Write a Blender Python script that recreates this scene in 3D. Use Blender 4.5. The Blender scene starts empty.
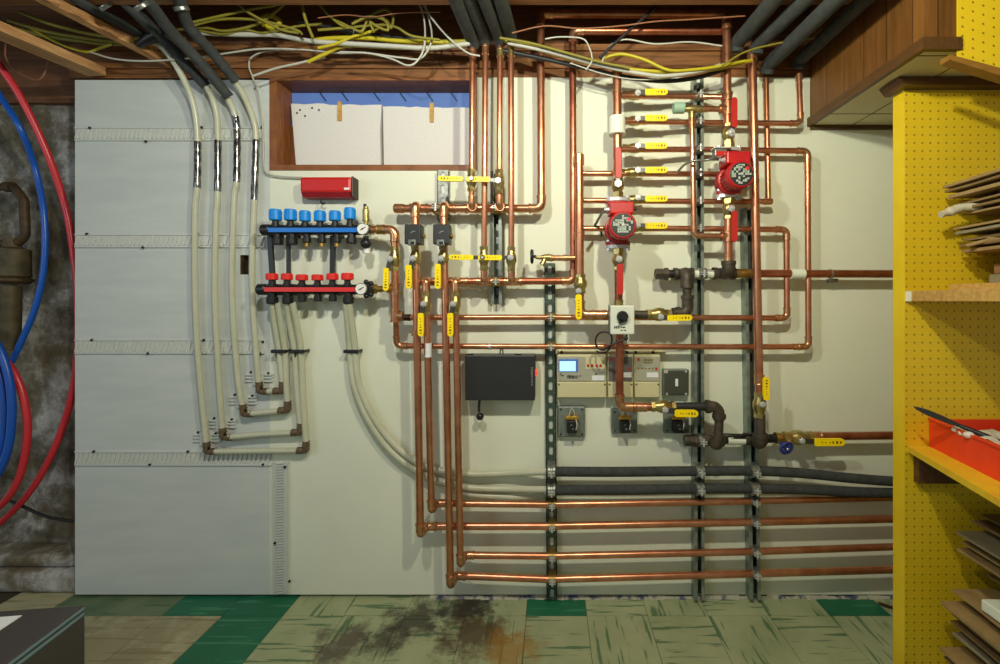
import bpy, bmesh, math, random
from mathutils import Vector, Matrix
rnd = random.Random(11)
scene = bpy.context.scene
col = scene.collection
# ---------------------------------------------------------------- camera maths (wall plane y = 0, camera 1.8 m in front)
FL, DIST, CX, CY, EYE = 450.0, 1.8, 550.0, 300.0, 1.19
def S(y): return (DIST + y) / FL
def P(px, py, y=0.0):
    s = S(y)
    return Vector(((px - CX) * s, y, EYE + (CY - py) * s))
def at(v, y):
    return Vector((v.x, y, v.z))

# ---------------------------------------------------------------- materials
def new_mat(name):
    m = bpy.data.materials.new(name); m.use_nodes = True
    nt = m.node_tree; nt.nodes.clear()
    out = nt.nodes.new('ShaderNodeOutputMaterial'); b = nt.nodes.new('ShaderNodeBsdfPrincipled')
    nt.links.new(b.outputs[0], out.inputs[0])
    return m, nt, b
def lin(c):
    return tuple(((x / 255) / 12.92 if x / 255 <= .04045 else ((x / 255 + .055) / 1.055) ** 2.4) for x in c)
def coords(nt, scale=(1, 1, 1)):
    tc = nt.nodes.new('ShaderNodeTexCoord'); mp = nt.nodes.new('ShaderNodeMapping')
    nt.links.new(tc.outputs['Object'], mp.inputs[0]); mp.inputs['Scale'].default_value = scale
    return mp.outputs[0]
def noise(nt, vec, scale, detail=4, rough=.6):
    n = nt.nodes.new('ShaderNodeTexNoise'); nt.links.new(vec, n.inputs['Vector'])
    n.inputs['Scale'].default_value = scale; n.inputs['Detail'].default_value = detail; n.inputs['Roughness'].default_value = rough
    return n.outputs['Fac']
def ramp(nt, fac, stops):
    r = nt.nodes.new('ShaderNodeValToRGB'); nt.links.new(fac, r.inputs[0])
    e = r.color_ramp.elements
    while len(e) < len(stops): e.new(.5)
    for i, (p, c) in enumerate(stops):
        e[i].position = p; e[i].color = (*c[:3], 1)
    return r.outputs[0]
def mth(nt, op, a, b=None):
    n = nt.nodes.new('ShaderNodeMath'); n.operation = op
    for i, v in enumerate((a, b)):
        if v is None: continue
        if isinstance(v, (int, float)): n.inputs[i].default_value = v
        else: nt.links.new(v, n.inputs[i])
    return n.outputs[0]
def mixc(nt, fac, a, b):
    n = nt.nodes.new('ShaderNodeMix'); n.data_type = 'RGBA'
    for i, v in ((0, fac), (6, a), (7, b)):
        if isinstance(v, (int, float)): n.inputs[i].default_value = v
        elif isinstance(v, tuple): n.inputs[i].default_value = (*v[:3], 1)
        else: nt.links.new(v, n.inputs[i])
    return n.outputs[2]
def bump(nt, b, h, strength=.3, dist=.005):
    n = nt.nodes.new('ShaderNodeBump'); n.inputs['Strength'].default_value = strength; n.inputs['Distance'].default_value = dist
    nt.links.new(h, n.inputs['Height']); nt.links.new(n.outputs[0], b.inputs['Normal'])
def mat(name, c, rough=.5, metal=0.0, c2=None, nscale=30, stretch=(1, 1, 1), bmp=0, bdist=.002, lo=.35, hi=.7, spec=None, emit=None, trans=None):
    m, nt, b = new_mat(name)
    b.inputs['Roughness'].default_value = rough; b.inputs['Metallic'].default_value = metal
    if spec is not None: b.inputs['Specular IOR Level'].default_value = spec
    if c2 or bmp:
        v = coords(nt, stretch); n = noise(nt, v, nscale)
        if c2: nt.links.new(ramp(nt, n, [(lo, lin(c)), (hi, lin(c2))]), b.inputs['Base Color'])
        if bmp: bump(nt, b, n, bmp, bdist)
    if not c2: b.inputs['Base Color'].default_value = (*lin(c), 1)
    if emit:
        b.inputs['Emission Color'].default_value = (*lin(emit[0]), 1); b.inputs['Emission Strength'].default_value = emit[1]
    if trans: b.inputs['Transmission Weight'].default_value = trans
    return m
M = {}
M['copper'] = mat('copper', (196, 128, 94), .30, .9, (222, 162, 128), 14, (1, 1, 1))
M['copper_old'] = mat('copper tarnished', (160, 92, 66), .34, .88, (196, 128, 98), 16)
M['copper_fit'] = mat('copper fitting', (190, 126, 92), .30, .9, (222, 180, 138), 60)
M['brass'] = mat('brass', (160, 142, 84), .32, .9, (206, 190, 132), 40)
M['brass_dull'] = mat('dull brass', (150, 120, 62), .42, .85, (190, 160, 90), 40)
M['iron'] = mat('black iron', (62, 56, 48), .5, .45, (98, 88, 74), 30, bmp=.2)
M['steel'] = mat('bright steel', (206, 208, 206), .3, .45)
M['galv'] = mat('galvanised steel', (110, 116, 110), .42, .7, (165, 168, 160), 60)
M['strut_green'] = mat('green tinted strut', (62, 80, 68), .42, .5, (92, 108, 94), 30)
M['strut_grey'] = mat('grey strut', (118, 132, 122), .4, .5, (154, 166, 156), 30)
M['dull_grey'] = mat('strut inner', (84, 90, 82), .6, .3)  # even darker grey for the open channel backs and a pump cable
M['yellow'] = mat('yellow vinyl grip', (255, 224, 0), .4)
M['mark'] = mat('dark print', (128, 104, 8), .6)
M['black'] = mat('black plastic', (26, 27, 28), .42)
M['black_soft'] = mat('black foam', (48, 52, 52), .85, 0, (64, 68, 66), 40, bmp=.2)
M['charcoal'] = mat('charcoal enamel', (40, 42, 44), .45)
M['red'] = mat('red paint', (188, 30, 34), .38, 0, (174, 24, 30), 30)
M['red_dark'] = mat('red cast iron', (140, 26, 34), .42, 0, (164, 34, 38), 40, bmp=.15)
M['red_grip'] = mat('red vinyl grip', (182, 34, 28), .45)
M['red_box'] = mat('red enamel box', (192, 30, 28), .4)
M['blue_cap'] = mat('blue plastic', (10, 140, 226), .4)
M['blue_stripe'] = mat('blue label', (16, 116, 214), .4)
M['blue_wheel'] = mat('blue paint', (34, 50, 128), .4)
M['red_cap'] = mat('red plastic', (222, 44, 36), .4)
M['white_pl'] = mat('white plastic', (224, 230, 215), .5)
M['offwhite'] = mat('off-white enamel', (214, 220, 206), .45)
M['beige'] = mat('beige plastic', (204, 198, 156), .5)
M['grey_panel'] = mat('grey label panel', (166, 166, 148), .45)
M['dkgrey_panel'] = mat('dark grey label panel', (104, 100, 98), .45)
M['screen'] = mat('lit screen', (150, 200, 250), .3, emit=((168, 210, 255), 1.0))
M['screen_edge'] = mat('blue screen bezel', (80, 120, 210), .3)
M['led'] = mat('red light', (255, 60, 40), .3, emit=((255, 60, 40), 1.2))
M['grey_box'] = mat('grey steel box', (118, 128, 122), .45, .4, (140, 148, 142), 20)
M['olive_box'] = mat('dark grey cover', (78, 82, 68), .45, .3)
M['gold'] = mat('gold terminals', (205, 165, 70), .35, .8)
M['pex'] = mat('translucent white tube', (194, 196, 174), .28, 0, (184, 186, 160), 12)
M['pex_red'] = mat('red tube', (212, 52, 62), .32)
M['pex_blue'] = mat('blue tube', (24, 90, 190), .32)
M['brown_fit'] = mat('brown barbed fitting', (92, 76, 54), .5, .2, (124, 106, 80), 80)
M['clear_pl'] = mat('milky plastic strip', (206, 211, 205), .3)
M['dot'] = mat('dark screw', (30, 28, 26), .5)
M['foil'] = mat('foil sleeve', (66, 68, 70), .2, .85, (190, 192, 192), 90, (1, 1, .3), lo=.45, hi=.7)
M['wood_dk'] = mat('old brown timber', (96, 62, 38), .7, 0, (128, 84, 50), 8, (.5, 12, 12), bmp=.25)
M['wood_sill'] = mat('orange brown timber', (108, 68, 34), .65, 0, (150, 100, 54), 7, (.7, 10, 16), bmp=.2)
M['wood_frame'] = mat('window timber', (116, 70, 34), .55, 0, (148, 92, 46), 8, (2, 8, 2), bmp=.15)
M['wood_strap'] = mat('bare pine', (168, 122, 76), .7, 0, (206, 160, 108), 9, (9, 1, 9), bmp=.3)
M['wood_broken'] = mat('splintered pine', (172, 116, 60), .7, 0, (214, 166, 110), 9, (9, 1, 9), bmp=.3)
M['ply'] = mat('raw plywood', (176, 134, 66), .7, 0, (204, 168, 96), 12, (1, 6, 6))
M['foam_white'] = mat('white bead foam', (214, 212, 208), .85, 0, (226, 224, 220), 160, bmp=.4)
M['blue_glow'] = mat('daylit blue pane', (70, 90, 130), .4, emit=((92, 128, 196), .48))
M['cb'] = mat('cardboard', (136, 112, 70), .8, 0, (162, 136, 90), 16)
M['cb_dk'] = mat('brown cardboard', (112, 90, 54), .8, 0, (136, 112, 72), 16)
M['cb_grey'] = mat('grey cardboard', (124, 118, 92), .8, 0, (146, 138, 110), 16)
M['tray'] = mat('orange red tray', (236, 66, 30), .45, 0, (226, 56, 26), 10)
M['plaster'] = mat('white plaster', (222, 220, 206), .75, 0, (205, 200, 184), 30, bmp=.5)
M['blade'] = mat('dark blade', (62, 58, 54), .35, .6)
M['cable_y'] = mat('yellow cable', (182, 168, 30), .45)
M['cable_ol'] = mat('dusty yellow cable', (128, 120, 38), .55)
M['cable_w'] = mat('white cable', (182, 182, 170), .5)
M['cable_b'] = mat('black cable', (30, 30, 34), .5)
M['cable_br'] = mat('brown wire', (140, 92, 62), .5)
M['rust'] = mat('rusty pipe', (62, 48, 30), .6, .3, (92, 72, 44), 30, bmp=.3)
M['meter'] = mat('old meter', (96, 86, 58), .6, .2, (62, 54, 34), 20, bmp=.2)
M['tee_dark'] = mat('tarnished fitting', (60, 48, 40), .45, .6)
M['paper'] = mat('white paper', (225, 228, 230), .6)
M['cap_green'] = mat('pale green plastic', (150, 184, 158), .5)
M['lever'] = mat('dark plated steel', (92, 94, 92), .35, .85)
M['edge'] = mat('blue grey edge strip', (112, 142, 152), .4)
M['plate_print'] = mat('plate print', (172, 184, 172), .4)
M['case_shell'] = mat('grey brown case', (66, 62, 60), .45)
M['zinc'] = mat('slot brightening zinc', (196, 202, 196), .5, .2)  # whitish tone chosen to brighten the strut slots
M['scrap'] = mat('pale packing', (204, 198, 176), .8, 0, (180, 172, 146), 40)
M['dial'] = mat('white dial', (235, 235, 230), .4)
M['conduit'] = mat('flexible conduit', (150, 154, 150), .35, .8)
M['caulk'] = mat('flaking blue white paint', (168, 166, 146), .8, 0, (70, 78, 108), 25, lo=.48, hi=.6, bmp=.6)

def wall_mat():
    m, nt, b = new_mat('white painted panel')
    v = coords(nt); n = noise(nt, v, 2.2, 5); f = noise(nt, coords(nt, (6, 1, 60)), 5, 3)
    nt.links.new(ramp(nt, n, [(.3, lin((220, 225, 205))), (.7, lin((229, 233, 214)))]), b.inputs['Base Color'])
    b.inputs['Roughness'].default_value = .6
    bump(nt, b, mth(nt, 'ADD', f, n), .18, .002)
    return m
M['wall'] = wall_mat()
M['foam_panel'] = mat('grey white foam board', (196, 203, 200), .5, 0, (208, 214, 209), 2.5, (1, 1, 6), bmp=.06)
def concrete_mat():
    m, nt, b = new_mat('rough concrete')
    v = coords(nt); n1 = noise(nt, v, 3.2, 8, .65); n2 = noise(nt, coords(nt, (3, 3, 1.4)), 2, 6, .7); n3 = noise(nt, v, 40, 8, .75)
    n1 = mth(nt, 'ADD', mth(nt, 'MULTIPLY', n1, .82), mth(nt, 'MULTIPLY', n3, .18))
    c = ramp(nt, n1, [(.40, lin((66, 60, 46))), (.5, lin((128, 124, 112))), (.58, lin((198, 198, 196)))])
    c2 = mixc(nt, mth(nt, 'MULTIPLY', ramp(nt, n2, [(.45, (0, 0, 0)), (.65, (1, 1, 1))]), .75), c, lin((96, 80, 40)))
    nt.links.new(c2, b.inputs['Base Color']); b.inputs['Roughness'].default_value = .9
    bump(nt, b, mth(nt, 'ADD', mth(nt, 'MULTIPLY', n1, .4), n3), .6, .008)
    return m
M['concrete'] = concrete_mat()
def pegboard_mat(name, shear=0.0):
    m, nt, b = new_mat(name)
    tc = nt.nodes.new('ShaderNodeTexCoord'); sx = nt.nodes.new('ShaderNodeSeparateXYZ'); nt.links.new(tc.outputs['Object'], sx.inputs[0])
    x = sx.outputs[0]; z = sx.outputs[2]
    if shear: z = mth(nt, 'ADD', z, mth(nt, 'MULTIPLY', x, shear))
    def cell(a): return mth(nt, 'SUBTRACT', mth(nt, 'FRACT', mth(nt, 'DIVIDE', a, .0254)), .5)
    u, w = cell(x), cell(z)
    d = mth(nt, 'SQRT', mth(nt, 'ADD', mth(nt, 'MULTIPLY', u, u), mth(nt, 'MULTIPLY', w, w)))
    hole = mth(nt, 'LESS_THAN', d, .115)
    n = noise(nt, coords(nt), 3)
    base = ramp(nt, n, [(.3, lin((214, 182, 22))), (.7, lin((226, 194, 34)))])
    nt.links.new(mixc(nt, hole, base, lin((132, 108, 16))), b.inputs['Base Color']); b.inputs['Roughness'].default_value = .5
    bump(nt, b, mth(nt, 'SUBTRACT', 1.0, hole), .5, .003)
    return m
M['peg'] = pegboard_mat('yellow pegboard')
M['peg2'] = pegboard_mat('yellow pegboard sheared', .44)
M['yellow_paint'] = mat('yellow painted wood', (232, 202, 36), .45, 0, (222, 188, 26), 6)
M['yellow_shelf'] = mat('yellow stained shelf', (226, 190, 40), .45, 0, (206, 150, 40), 9, (3, 1, 1), lo=.5, hi=.8)
def planks_mat():
    m, nt, b = new_mat('wood wall panelling')
    tc = nt.nodes.new('ShaderNodeTexCoord'); sx = nt.nodes.new('ShaderNodeSeparateXYZ'); nt.links.new(tc.outputs['Object'], sx.inputs[0])
    a = mth(nt, 'ADD', sx.outputs[0], sx.outputs[1])
    fr = mth(nt, 'FRACT', mth(nt, 'DIVIDE', a, .10)); gap = mth(nt, 'LESS_THAN', fr, .03)
    idn = mth(nt, 'FLOOR', mth(nt, 'DIVIDE', a, .10)); rn = mth(nt, 'FRACT', mth(nt, 'MULTIPLY', mth(nt, 'SINE', mth(nt, 'MULTIPLY', idn, 12.9)), 437.5))
    n = noise(nt, coords(nt, (16, 16, 1.2)), 4, 5)
    f = mth(nt, 'ADD', mth(nt, 'MULTIPLY', n, .75), mth(nt, 'MULTIPLY', rn, .25))
    c = ramp(nt, f, [(.3, lin((88, 56, 22))), (.75, lin((132, 88, 40)))])
    nt.links.new(mixc(nt, gap, c, lin((48, 32, 16))), b.inputs['Base Color']); b.inputs['Roughness'].default_value = .45
    return m
M['panelling'] = planks_mat()
M['trim_dk'] = mat('dark brown trim', (78, 52, 24), .45, 0, (96, 66, 32), 10, (8, 1, 8))
M['trim_mid'] = mat('mid brown trim', (128, 90, 34), .45, 0, (146, 104, 44), 10, (1, 8, 8))
M['ceil_tile'] = mat('cream ceiling tile', (206, 198, 158), .7)

def tile_mat(name, c1, c2, streak, axis, dark=False):
    m, nt, b = new_mat(name)
    st = (52, 4, 1) if axis == 1 else (4, 52, 1)
    v = coords(nt); n = noise(nt, v, 4.5, 5); s = noise(nt, coords(nt, st), 1.0, 3, .5)
    base = ramp(nt, n, [(.3, lin(c1)), (.7, lin(c2))])
    sm = ramp(nt, s, [(.57, (0, 0, 0)), (.62, (1, 1, 1))])
    c = mixc(nt, mth(nt, 'MULTIPLY', sm, .75), base, lin(streak))
    tc = nt.nodes.new('ShaderNodeTexCoord')
    n4 = noise(nt, v, 14, 6, .7)
    stains = [((-.50, -.12), .17, (44, 36, 30), .85), ((-.34, -.07), .16, (40, 34, 28), .8), ((-.72, -.25), .15, (62, 46, 42), .8), ((-.27, -.20), .20, (72, 56, 34), .85), ((-.13, -.27), .15, (150, 112, 40), .7), ((-.30, -.02), .13, (44, 38, 32), .9), ((-.58, -.22), .11, (52, 42, 34), .8), ((-1.5, -.28), .4, (120, 110, 76), .6)]
    if not dark:
        for (sx_, sy_), rad, cc, k in stains:
            vm = nt.nodes.new('ShaderNodeVectorMath'); vm.operation = 'DISTANCE'
            nt.links.new(tc.outputs['Object'], vm.inputs[0]); vm.inputs[1].default_value = (sx_, sy_, 0)
            f = mth(nt, 'SUBTRACT', 1.0, mth(nt, 'DIVIDE', vm.outputs['Value'], rad))
            f = mth(nt, 'ADD', f, mth(nt, 'MULTIPLY', mth(nt, 'SUBTRACT', n4, .55), 2.2))
            f = ramp(nt, f, [(.1, (0, 0, 0)), (.6, (k, k, k))])
            c = mixc(nt, f, c, lin(cc))
    scuff = ramp(nt, n4, [(.62, (0, 0, 0)), (.75, (.55, .55, .55))])
    c = mixc(nt, mth(nt, 'MULTIPLY', scuff, .55), c, lin((150, 150, 112)) if dark else lin((104, 98, 70)))
    nt.links.new(c, b.inputs['Base Color']); b.inputs['Roughness'].default_value = .5
    bump(nt, b, s, .1, .001)
    return m
PALE = ((138, 150, 112), (166, 174, 136))
TAN = ((150, 148, 114), (178, 174, 138))
M['tile_x'] = tile_mat('pale green tile', *PALE, (44, 96, 58), 0)
M['tile_y'] = tile_mat('pale green tile turned', *PALE, (44, 96, 58), 1)
M['tile_tan'] = tile_mat('tan tile', *TAN, (120, 112, 78), 0)
M['tile_dark'] = tile_mat('dark green tile', (16, 92, 62), (26, 106, 74), (60, 130, 96), 0, True)
M['tile_worn'] = tile_mat('worn green tile', (72, 100, 70), (118, 128, 96), (40, 90, 60), 0, True)
M['grout'] = mat('floor grime', (58, 54, 40), .9)

# ---------------------------------------------------------------- mesh helpers
class MB:
    def __init__(s): s.v = []; s.f = []; s.sm = []; s.mi = []; s.mirr = 0
    def add(s, vs, fs, smooth=False, mi=0):
        b = len(s.v); s.v += [Vector(v) for v in vs]
        for f in fs:
            s.f.append([b + i for i in f]); s.sm.append(smooth); s.mi.append(mi)
        return s
    def box(s, x0, x1, y0, y1, z0, z1, mi=0, m=None):
        vs = [Vector((x, y, z)) for x in (x0, x1) for y in (y0, y1) for z in (z0, z1)]
        if m is not None: vs = [m @ v for v in vs]
        return s.add(vs, [(0, 1, 3, 2), (4, 6, 7, 5), (0, 4, 5, 1), (2, 3, 7, 6), (0, 2, 6, 4), (1, 5, 7, 3)], False, mi)
    def rbox(s, x0, x1, y0, y1, z0, z1, r=.004, seg=2, m=None, mi=0):
        bm = bmesh.new(); bmesh.ops.create_cube(bm, size=1)
        for v in bm.verts:
            v.co = Vector(((x0 + x1) / 2 + v.co.x * (x1 - x0), (y0 + y1) / 2 + v.co.y * (y1 - y0), (z0 + z1) / 2 + v.co.z * (z1 - z0)))
        r = min(r, .45 * min(abs(x1 - x0), abs(y1 - y0), abs(z1 - z0)))
        bmesh.ops.bevel(bm, geom=list(bm.edges), offset=r, segments=seg, profile=.5, affect='EDGES')
        bm.verts.index_update()
        vs = [v.co.copy() for v in bm.verts]
        if m is not None: vs = [m @ v for v in vs]
        s.add(vs, [[v.index for v in f.verts] for f in bm.faces], False, mi); bm.free()
        return s
    def prism(s, poly, y0, y1, mi=0):           # polygon in x,z pushed along y
        n = len(poly); vs = [(x, y0, z) for x, z in poly] + [(x, y1, z) for x, z in poly]
        fs = [list(range(n)), list(range(2 * n - 1, n - 1, -1))] + [(i, i + n, (i + 1) % n + n, (i + 1) % n) for i in range(n)]
        return s.add(vs, fs, False, mi)
    def sweep(s, pts, r, n=12, caps=True, flat=None, mi=0):
        pts = [Vector(p) for p in pts]; q = [pts[0]]
        for p in pts[1:]:
            if (p - q[-1]).length > 1e-5: q.append(p)
        pts = q
        if len(pts) < 2: return s
        T = []
        for i in range(len(pts)):
            a = pts[max(0, i - 1)]; b = pts[min(len(pts) - 1, i + 1)]
            t = (b - a)
            T.append(t.normalized() if t.length > 1e-9 else Vector((0, 0, 1)))
        up = Vector((0, -1, 0)) if abs(T[0].y) < .9 else Vector((0, 0, 1))
        N = (up - T[0] * up.dot(T[0])).normalized()
        vs = []
        for i, p in enumerate(pts):
            if i:
                N = N - T[i] * N.dot(T[i])
                N = N.normalized() if N.length > 1e-6 else T[i].orthogonal().normalized()
            B = T[i].cross(N); ri = r[i] if isinstance(r, (list, tuple)) else r
            for k in range(n):
                a = 2 * math.pi * k / n
                vs.append(p + N * (math.cos(a) * ri * (flat or 1)) + B * (math.sin(a) * ri))
        fs = [(i * n + k, i * n + (k + 1) % n, (i + 1) * n + (k + 1) % n, (i + 1) * n + k) for i in range(len(pts) - 1) for k in range(n)]
        s.add(vs, fs, True, mi)
        if caps:
            e = (len(pts) - 1) * n
            s.add(vs[:n], [list(range(n - 1, -1, -1))], False, mi); s.add(vs[e:], [list(range(n))], False, mi)
        return s
    def lathe(s, o, axis, prof, n=16, round_=False, mi=0):      # prof: (distance along axis, radius)
        o = Vector(o); T = Vector(axis).normalized()
        up = Vector((0, -1, 0)) if abs(T.y) < .9 else Vector((0, 0, 1))
        N = (up - T * up.dot(T)).normalized(); B = T.cross(N)
        def ring(t, r): return [o + T * t + N * (math.cos(2 * math.pi * k / n) * r) + B * (math.sin(2 * math.pi * k / n) * r) for k in range(n)]
        if round_:
            vs = []
            for t, r in prof: vs += ring(t, max(r, 1e-4))
            s.add(vs, [(i * n + k, i * n + (k + 1) % n, (i + 1) * n + (k + 1) % n, (i + 1) * n + k) for i in range(len(prof) - 1) for k in range(n)], True, mi)
        else:
            for (t0, r0), (t1, r1) in zip(prof, prof[1:]):
                s.add(ring(t0, max(r0, 1e-4)) + ring(t1, max(r1, 1e-4)), [(k, (k + 1) % n, (k + 1) % n + n, k + n) for k in range(n)], n > 8, mi)
        a, b = prof[0], prof[-1]
        if a[1] > 1e-3: s.add(ring(*a), [list(range(n - 1, -1, -1))], False, mi)
        if b[1] > 1e-3: s.add(ring(*b), [list(range(n))], False, mi)
        return s
    def cyl(s, a, b, r, n=14, mi=0):
        a, b = Vector(a), Vector(b); return s.lathe(a, b - a, [(0, r), ((b - a).length, r)], n, False, mi)
    def ball(s, c, r, n=14, sq=1.0, axis=(0, 0, 1), mi=0):
        return s.lathe(c, axis, [(-math.cos(math.pi * i / 8) * r * sq, math.sin(math.pi * i / 8) * r) for i in range(9)], n, True, mi)
    def bar(s, a, b, w, t, mi=0, out=(0, -1, 0)):               # flat strip from a to b
        a, b = Vector(a), Vector(b); T = (b - a).normalized(); O = Vector(out); O = (O - T * O.dot(T)).normalized(); W = T.cross(O)
        vs = [p + W * (i * w / 2) + O * (j * t / 2) for p in (a, b) for i in (-1, 1) for j in (-1, 1)]
        return s.add(vs, [(0, 1, 3, 2), (4, 6, 7, 5), (0, 4, 5, 1), (2, 3, 7, 6), (0, 2, 6, 4), (1, 5, 7, 3)], False, mi)
    def build(s, name, mats, parent=None, org=None):
        if isinstance(mats, str): mats = [mats]
        me = bpy.data.meshes.new(name)
        if org is not None: o = Vector(org)
        elif parent is None:
            xs = [v.x for v in s.v]; ys = [v.y for v in s.v]; zs = [v.z for v in s.v]
            o = Vector(((min(xs) + max(xs)) / 2, (min(ys) + max(ys)) / 2, min(zs)))
        else:
            o = Vector(parent['_org'])
        me.from_pydata([v - o for v in s.v], [], s.f)
        for m in mats: me.materials.append(M[m])
        me.polygons.foreach_set('use_smooth', s.sm); me.polygons.foreach_set('material_index', s.mi)
        me.validate(); me.update()
        ob = bpy.data.objects.new(name, me); col.objects.link(ob)
        ob['_org'] = tuple(o)
        if parent is None: ob.location = o
        else: ob.parent = parent
        return ob
def tag(o, label=None, cat=None, group=None, kind=None):
    if label: o['label'] = label
    if cat: o['category'] = cat
    if group: o['group'] = group
    if kind: o['kind'] = kind
    return o
def thing(name, loc, label, cat, group=None, kind=None):
    o = bpy.data.objects.new(name, None); col.objects.link(o); o.empty_display_size = .05
    o.location = loc; o['_org'] = tuple(loc)
    return tag(o, label, cat, group, kind)
def struct(name, mb, mats, parent=None, org=None):
    o = mb.build(name, mats, parent, org); o['kind'] = 'structure'; return o
def fillet(pts, R, n=6):
    out = [pts[0]]
    for i in range(1, len(pts) - 1):
        p, a, b = pts[i], (pts[i - 1] - pts[i]), (pts[i + 1] - pts[i])
        la, lb = a.length, b.length; a.normalize(); b.normalize()
        ang = a.angle(b)
        if ang > math.radians(160): out.append(p); continue
        t = min(R / math.tan(ang / 2), la * .48, lb * .48)
        r = t * math.tan(ang / 2); bis = (a + b).normalized(); c = p + bis * (r / math.sin(ang / 2))
        s0 = p + a * t - c; s1 = p + b * t - c; tot = s0.angle(s1); ax = s0.cross(s1).normalized()
        for k in range(n + 1): out.append(c + Matrix.Rotation(tot * k / n, 3, ax) @ s0)
    out.append(pts[-1]); return out
def smooth_path(pts, n=6):
    pts = [Vector(p) for p in pts]
    if len(pts) < 3: return pts
    q = [pts[0] * 2 - pts[1]] + pts + [pts[-1] * 2 - pts[-2]]; out = []
    for i in range(1, len(q) - 2):
        p0, p1, p2, p3 = q[i - 1:i + 3]
        for k in range(n):
            t = k / n
            out.append(.5 * ((2 * p1) + (p2 - p0) * t + (2 * p0 - 5 * p1 + 4 * p2 - p3) * t * t + (3 * p1 - p0 - 3 * p2 + p3) * t ** 3))
    out.append(pts[-1]); return out
def px(pts, y=None):
    return [P(p[0], p[1], p[2] if len(p) > 2 else y) for p in pts]

# a run of rigid pipe: tube + elbows (at corners) + tees + couplings
def pipe(label, pts, w, m='copper', name='copper_pipe', cat='pipe', fit='copper_fit', group=None, tees=(), cps=(), elbows=True, Rk=1.7, fk=1.16, caps=()):
    r = w / 2 * S(pts[0].y); R = r * Rk
    tube = MB().sweep(fillet(pts, R), r, 14)
    corners = []
    if elbows:
        for i in range(1, len(pts) - 1):
            a = (pts[i - 1] - pts[i]); b = (pts[i + 1] - pts[i])
            if a.angle(b) < math.radians(150): corners.append((pts[i], a, b))
    if not corners and not tees and not cps and not caps:
        return tag(tube.build(name, m), label, cat, group)
    base = min(pts, key=lambda v: v.z)
    t = thing(name, base, label, cat, group)
    tube.build('tube', m, t)
    for p, a, b in corners:
        ea = min(R + r * 1.5, a.length * .6); eb = min(R + r * 1.5, b.length * .6)
        e = MB().sweep(fillet([p + a.normalized() * ea, p, p + b.normalized() * eb], R), r * fk, 14)
        for d, ex in ((a, ea), (b, eb)):
            dn = d.normalized(); e.lathe(p + dn * (ex - r * .5), dn, [(0, r * fk), (0, r * fk * 1.1), (r * .45, r * fk * 1.1), (r * .5, r * fk)], 14)
        e.build('elbow', fit, t)
    for tee in tees:
        p, d, br, ln = tee[0], Vector(tee[1]).normalized(), Vector(tee[2]).normalized(), tee[3] if len(tee) > 3 else r * 3
        e = MB().lathe(p - d * ln * .8, d, [(0, r * fk), (0, r * fk * 1.1), (r * .5, r * fk * 1.1), (r * .6, r * fk), (ln * 1.6 - r * .6, r * fk), (ln * 1.6 - r * .5, r * fk * 1.1), (ln * 1.6, r * fk * 1.1)], 14)
        e.lathe(p, br, [(0, r * fk * .92), (ln * .75, r * fk * .92), (ln * .75, r * fk), (ln, r * fk)], 14)
        e.build('tee', fit, t)
    for cp in cps:
        p, d = cp[0], Vector(cp[1]).normalized(); ln = cp[2] if len(cp) > 2 else r * 3; mm = cp[3] if len(cp) > 3 else fit; k = cp[4] if len(cp) > 4 else fk
        e = MB().lathe(p - d * ln / 2, d, [(0, r * k * 1.05), (ln * .15, r * k * 1.05), (ln * .2, r * k), (ln * .8, r * k), (ln * .85, r * k * 1.05), (ln, r * k * 1.05)], 14)
        e.build('coupling', mm, t)
    for p, d in caps:
        d = Vector(d).normalized()
        MB().lathe(p - d * r, d, [(-r, r * 1.2), (r * 1.2, r * 1.2), (r * 1.5, r * .9), (r * 1.6, .001)], 14).build('end_cap', fit, t)
    return t

def grip_marks(mb, a, d, w, L, y):
    wv = Vector((-d.z, 0, d.x))
    for k, (t, ln, h) in enumerate(((.25, .035, .18), (.36, .03, .18), (.50, .04, .16), (.60, .05, .3), (.73, .07, .4), (.85, .05, .36))):
        c = a + d * (L * t); hw = w * h / 2; hl = L * ln / 2
        p = [c + d * (i * hl) + wv * (j * hw) for i, j in ((-1, -1), (1, -1), (1, 1), (-1, 1))]
        mb.prism([(v.x, v.z) for v in p], y - .0006, y + .001)
def capsule(a, b, w, n=5, sq0=True):
    d = (b - a).normalized(); v = Vector((-d.z, 0, d.x)); L = (b - a).length; h = w / 2; out = []
    r0 = h * .35
    out += [a + v * -(h - r0) , a + d * r0 + v * -h] if sq0 else []
    for k in range(n + 1):
        an = -math.pi / 2 + math.pi * k / n; out.append(b - d * h + d * (math.cos(an) * h) + v * (math.sin(an) * h))
    out += [a + d * r0 + v * h, a + v * (h - r0)] if sq0 else []
    return [(p.x, p.z) for p in out]
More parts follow.
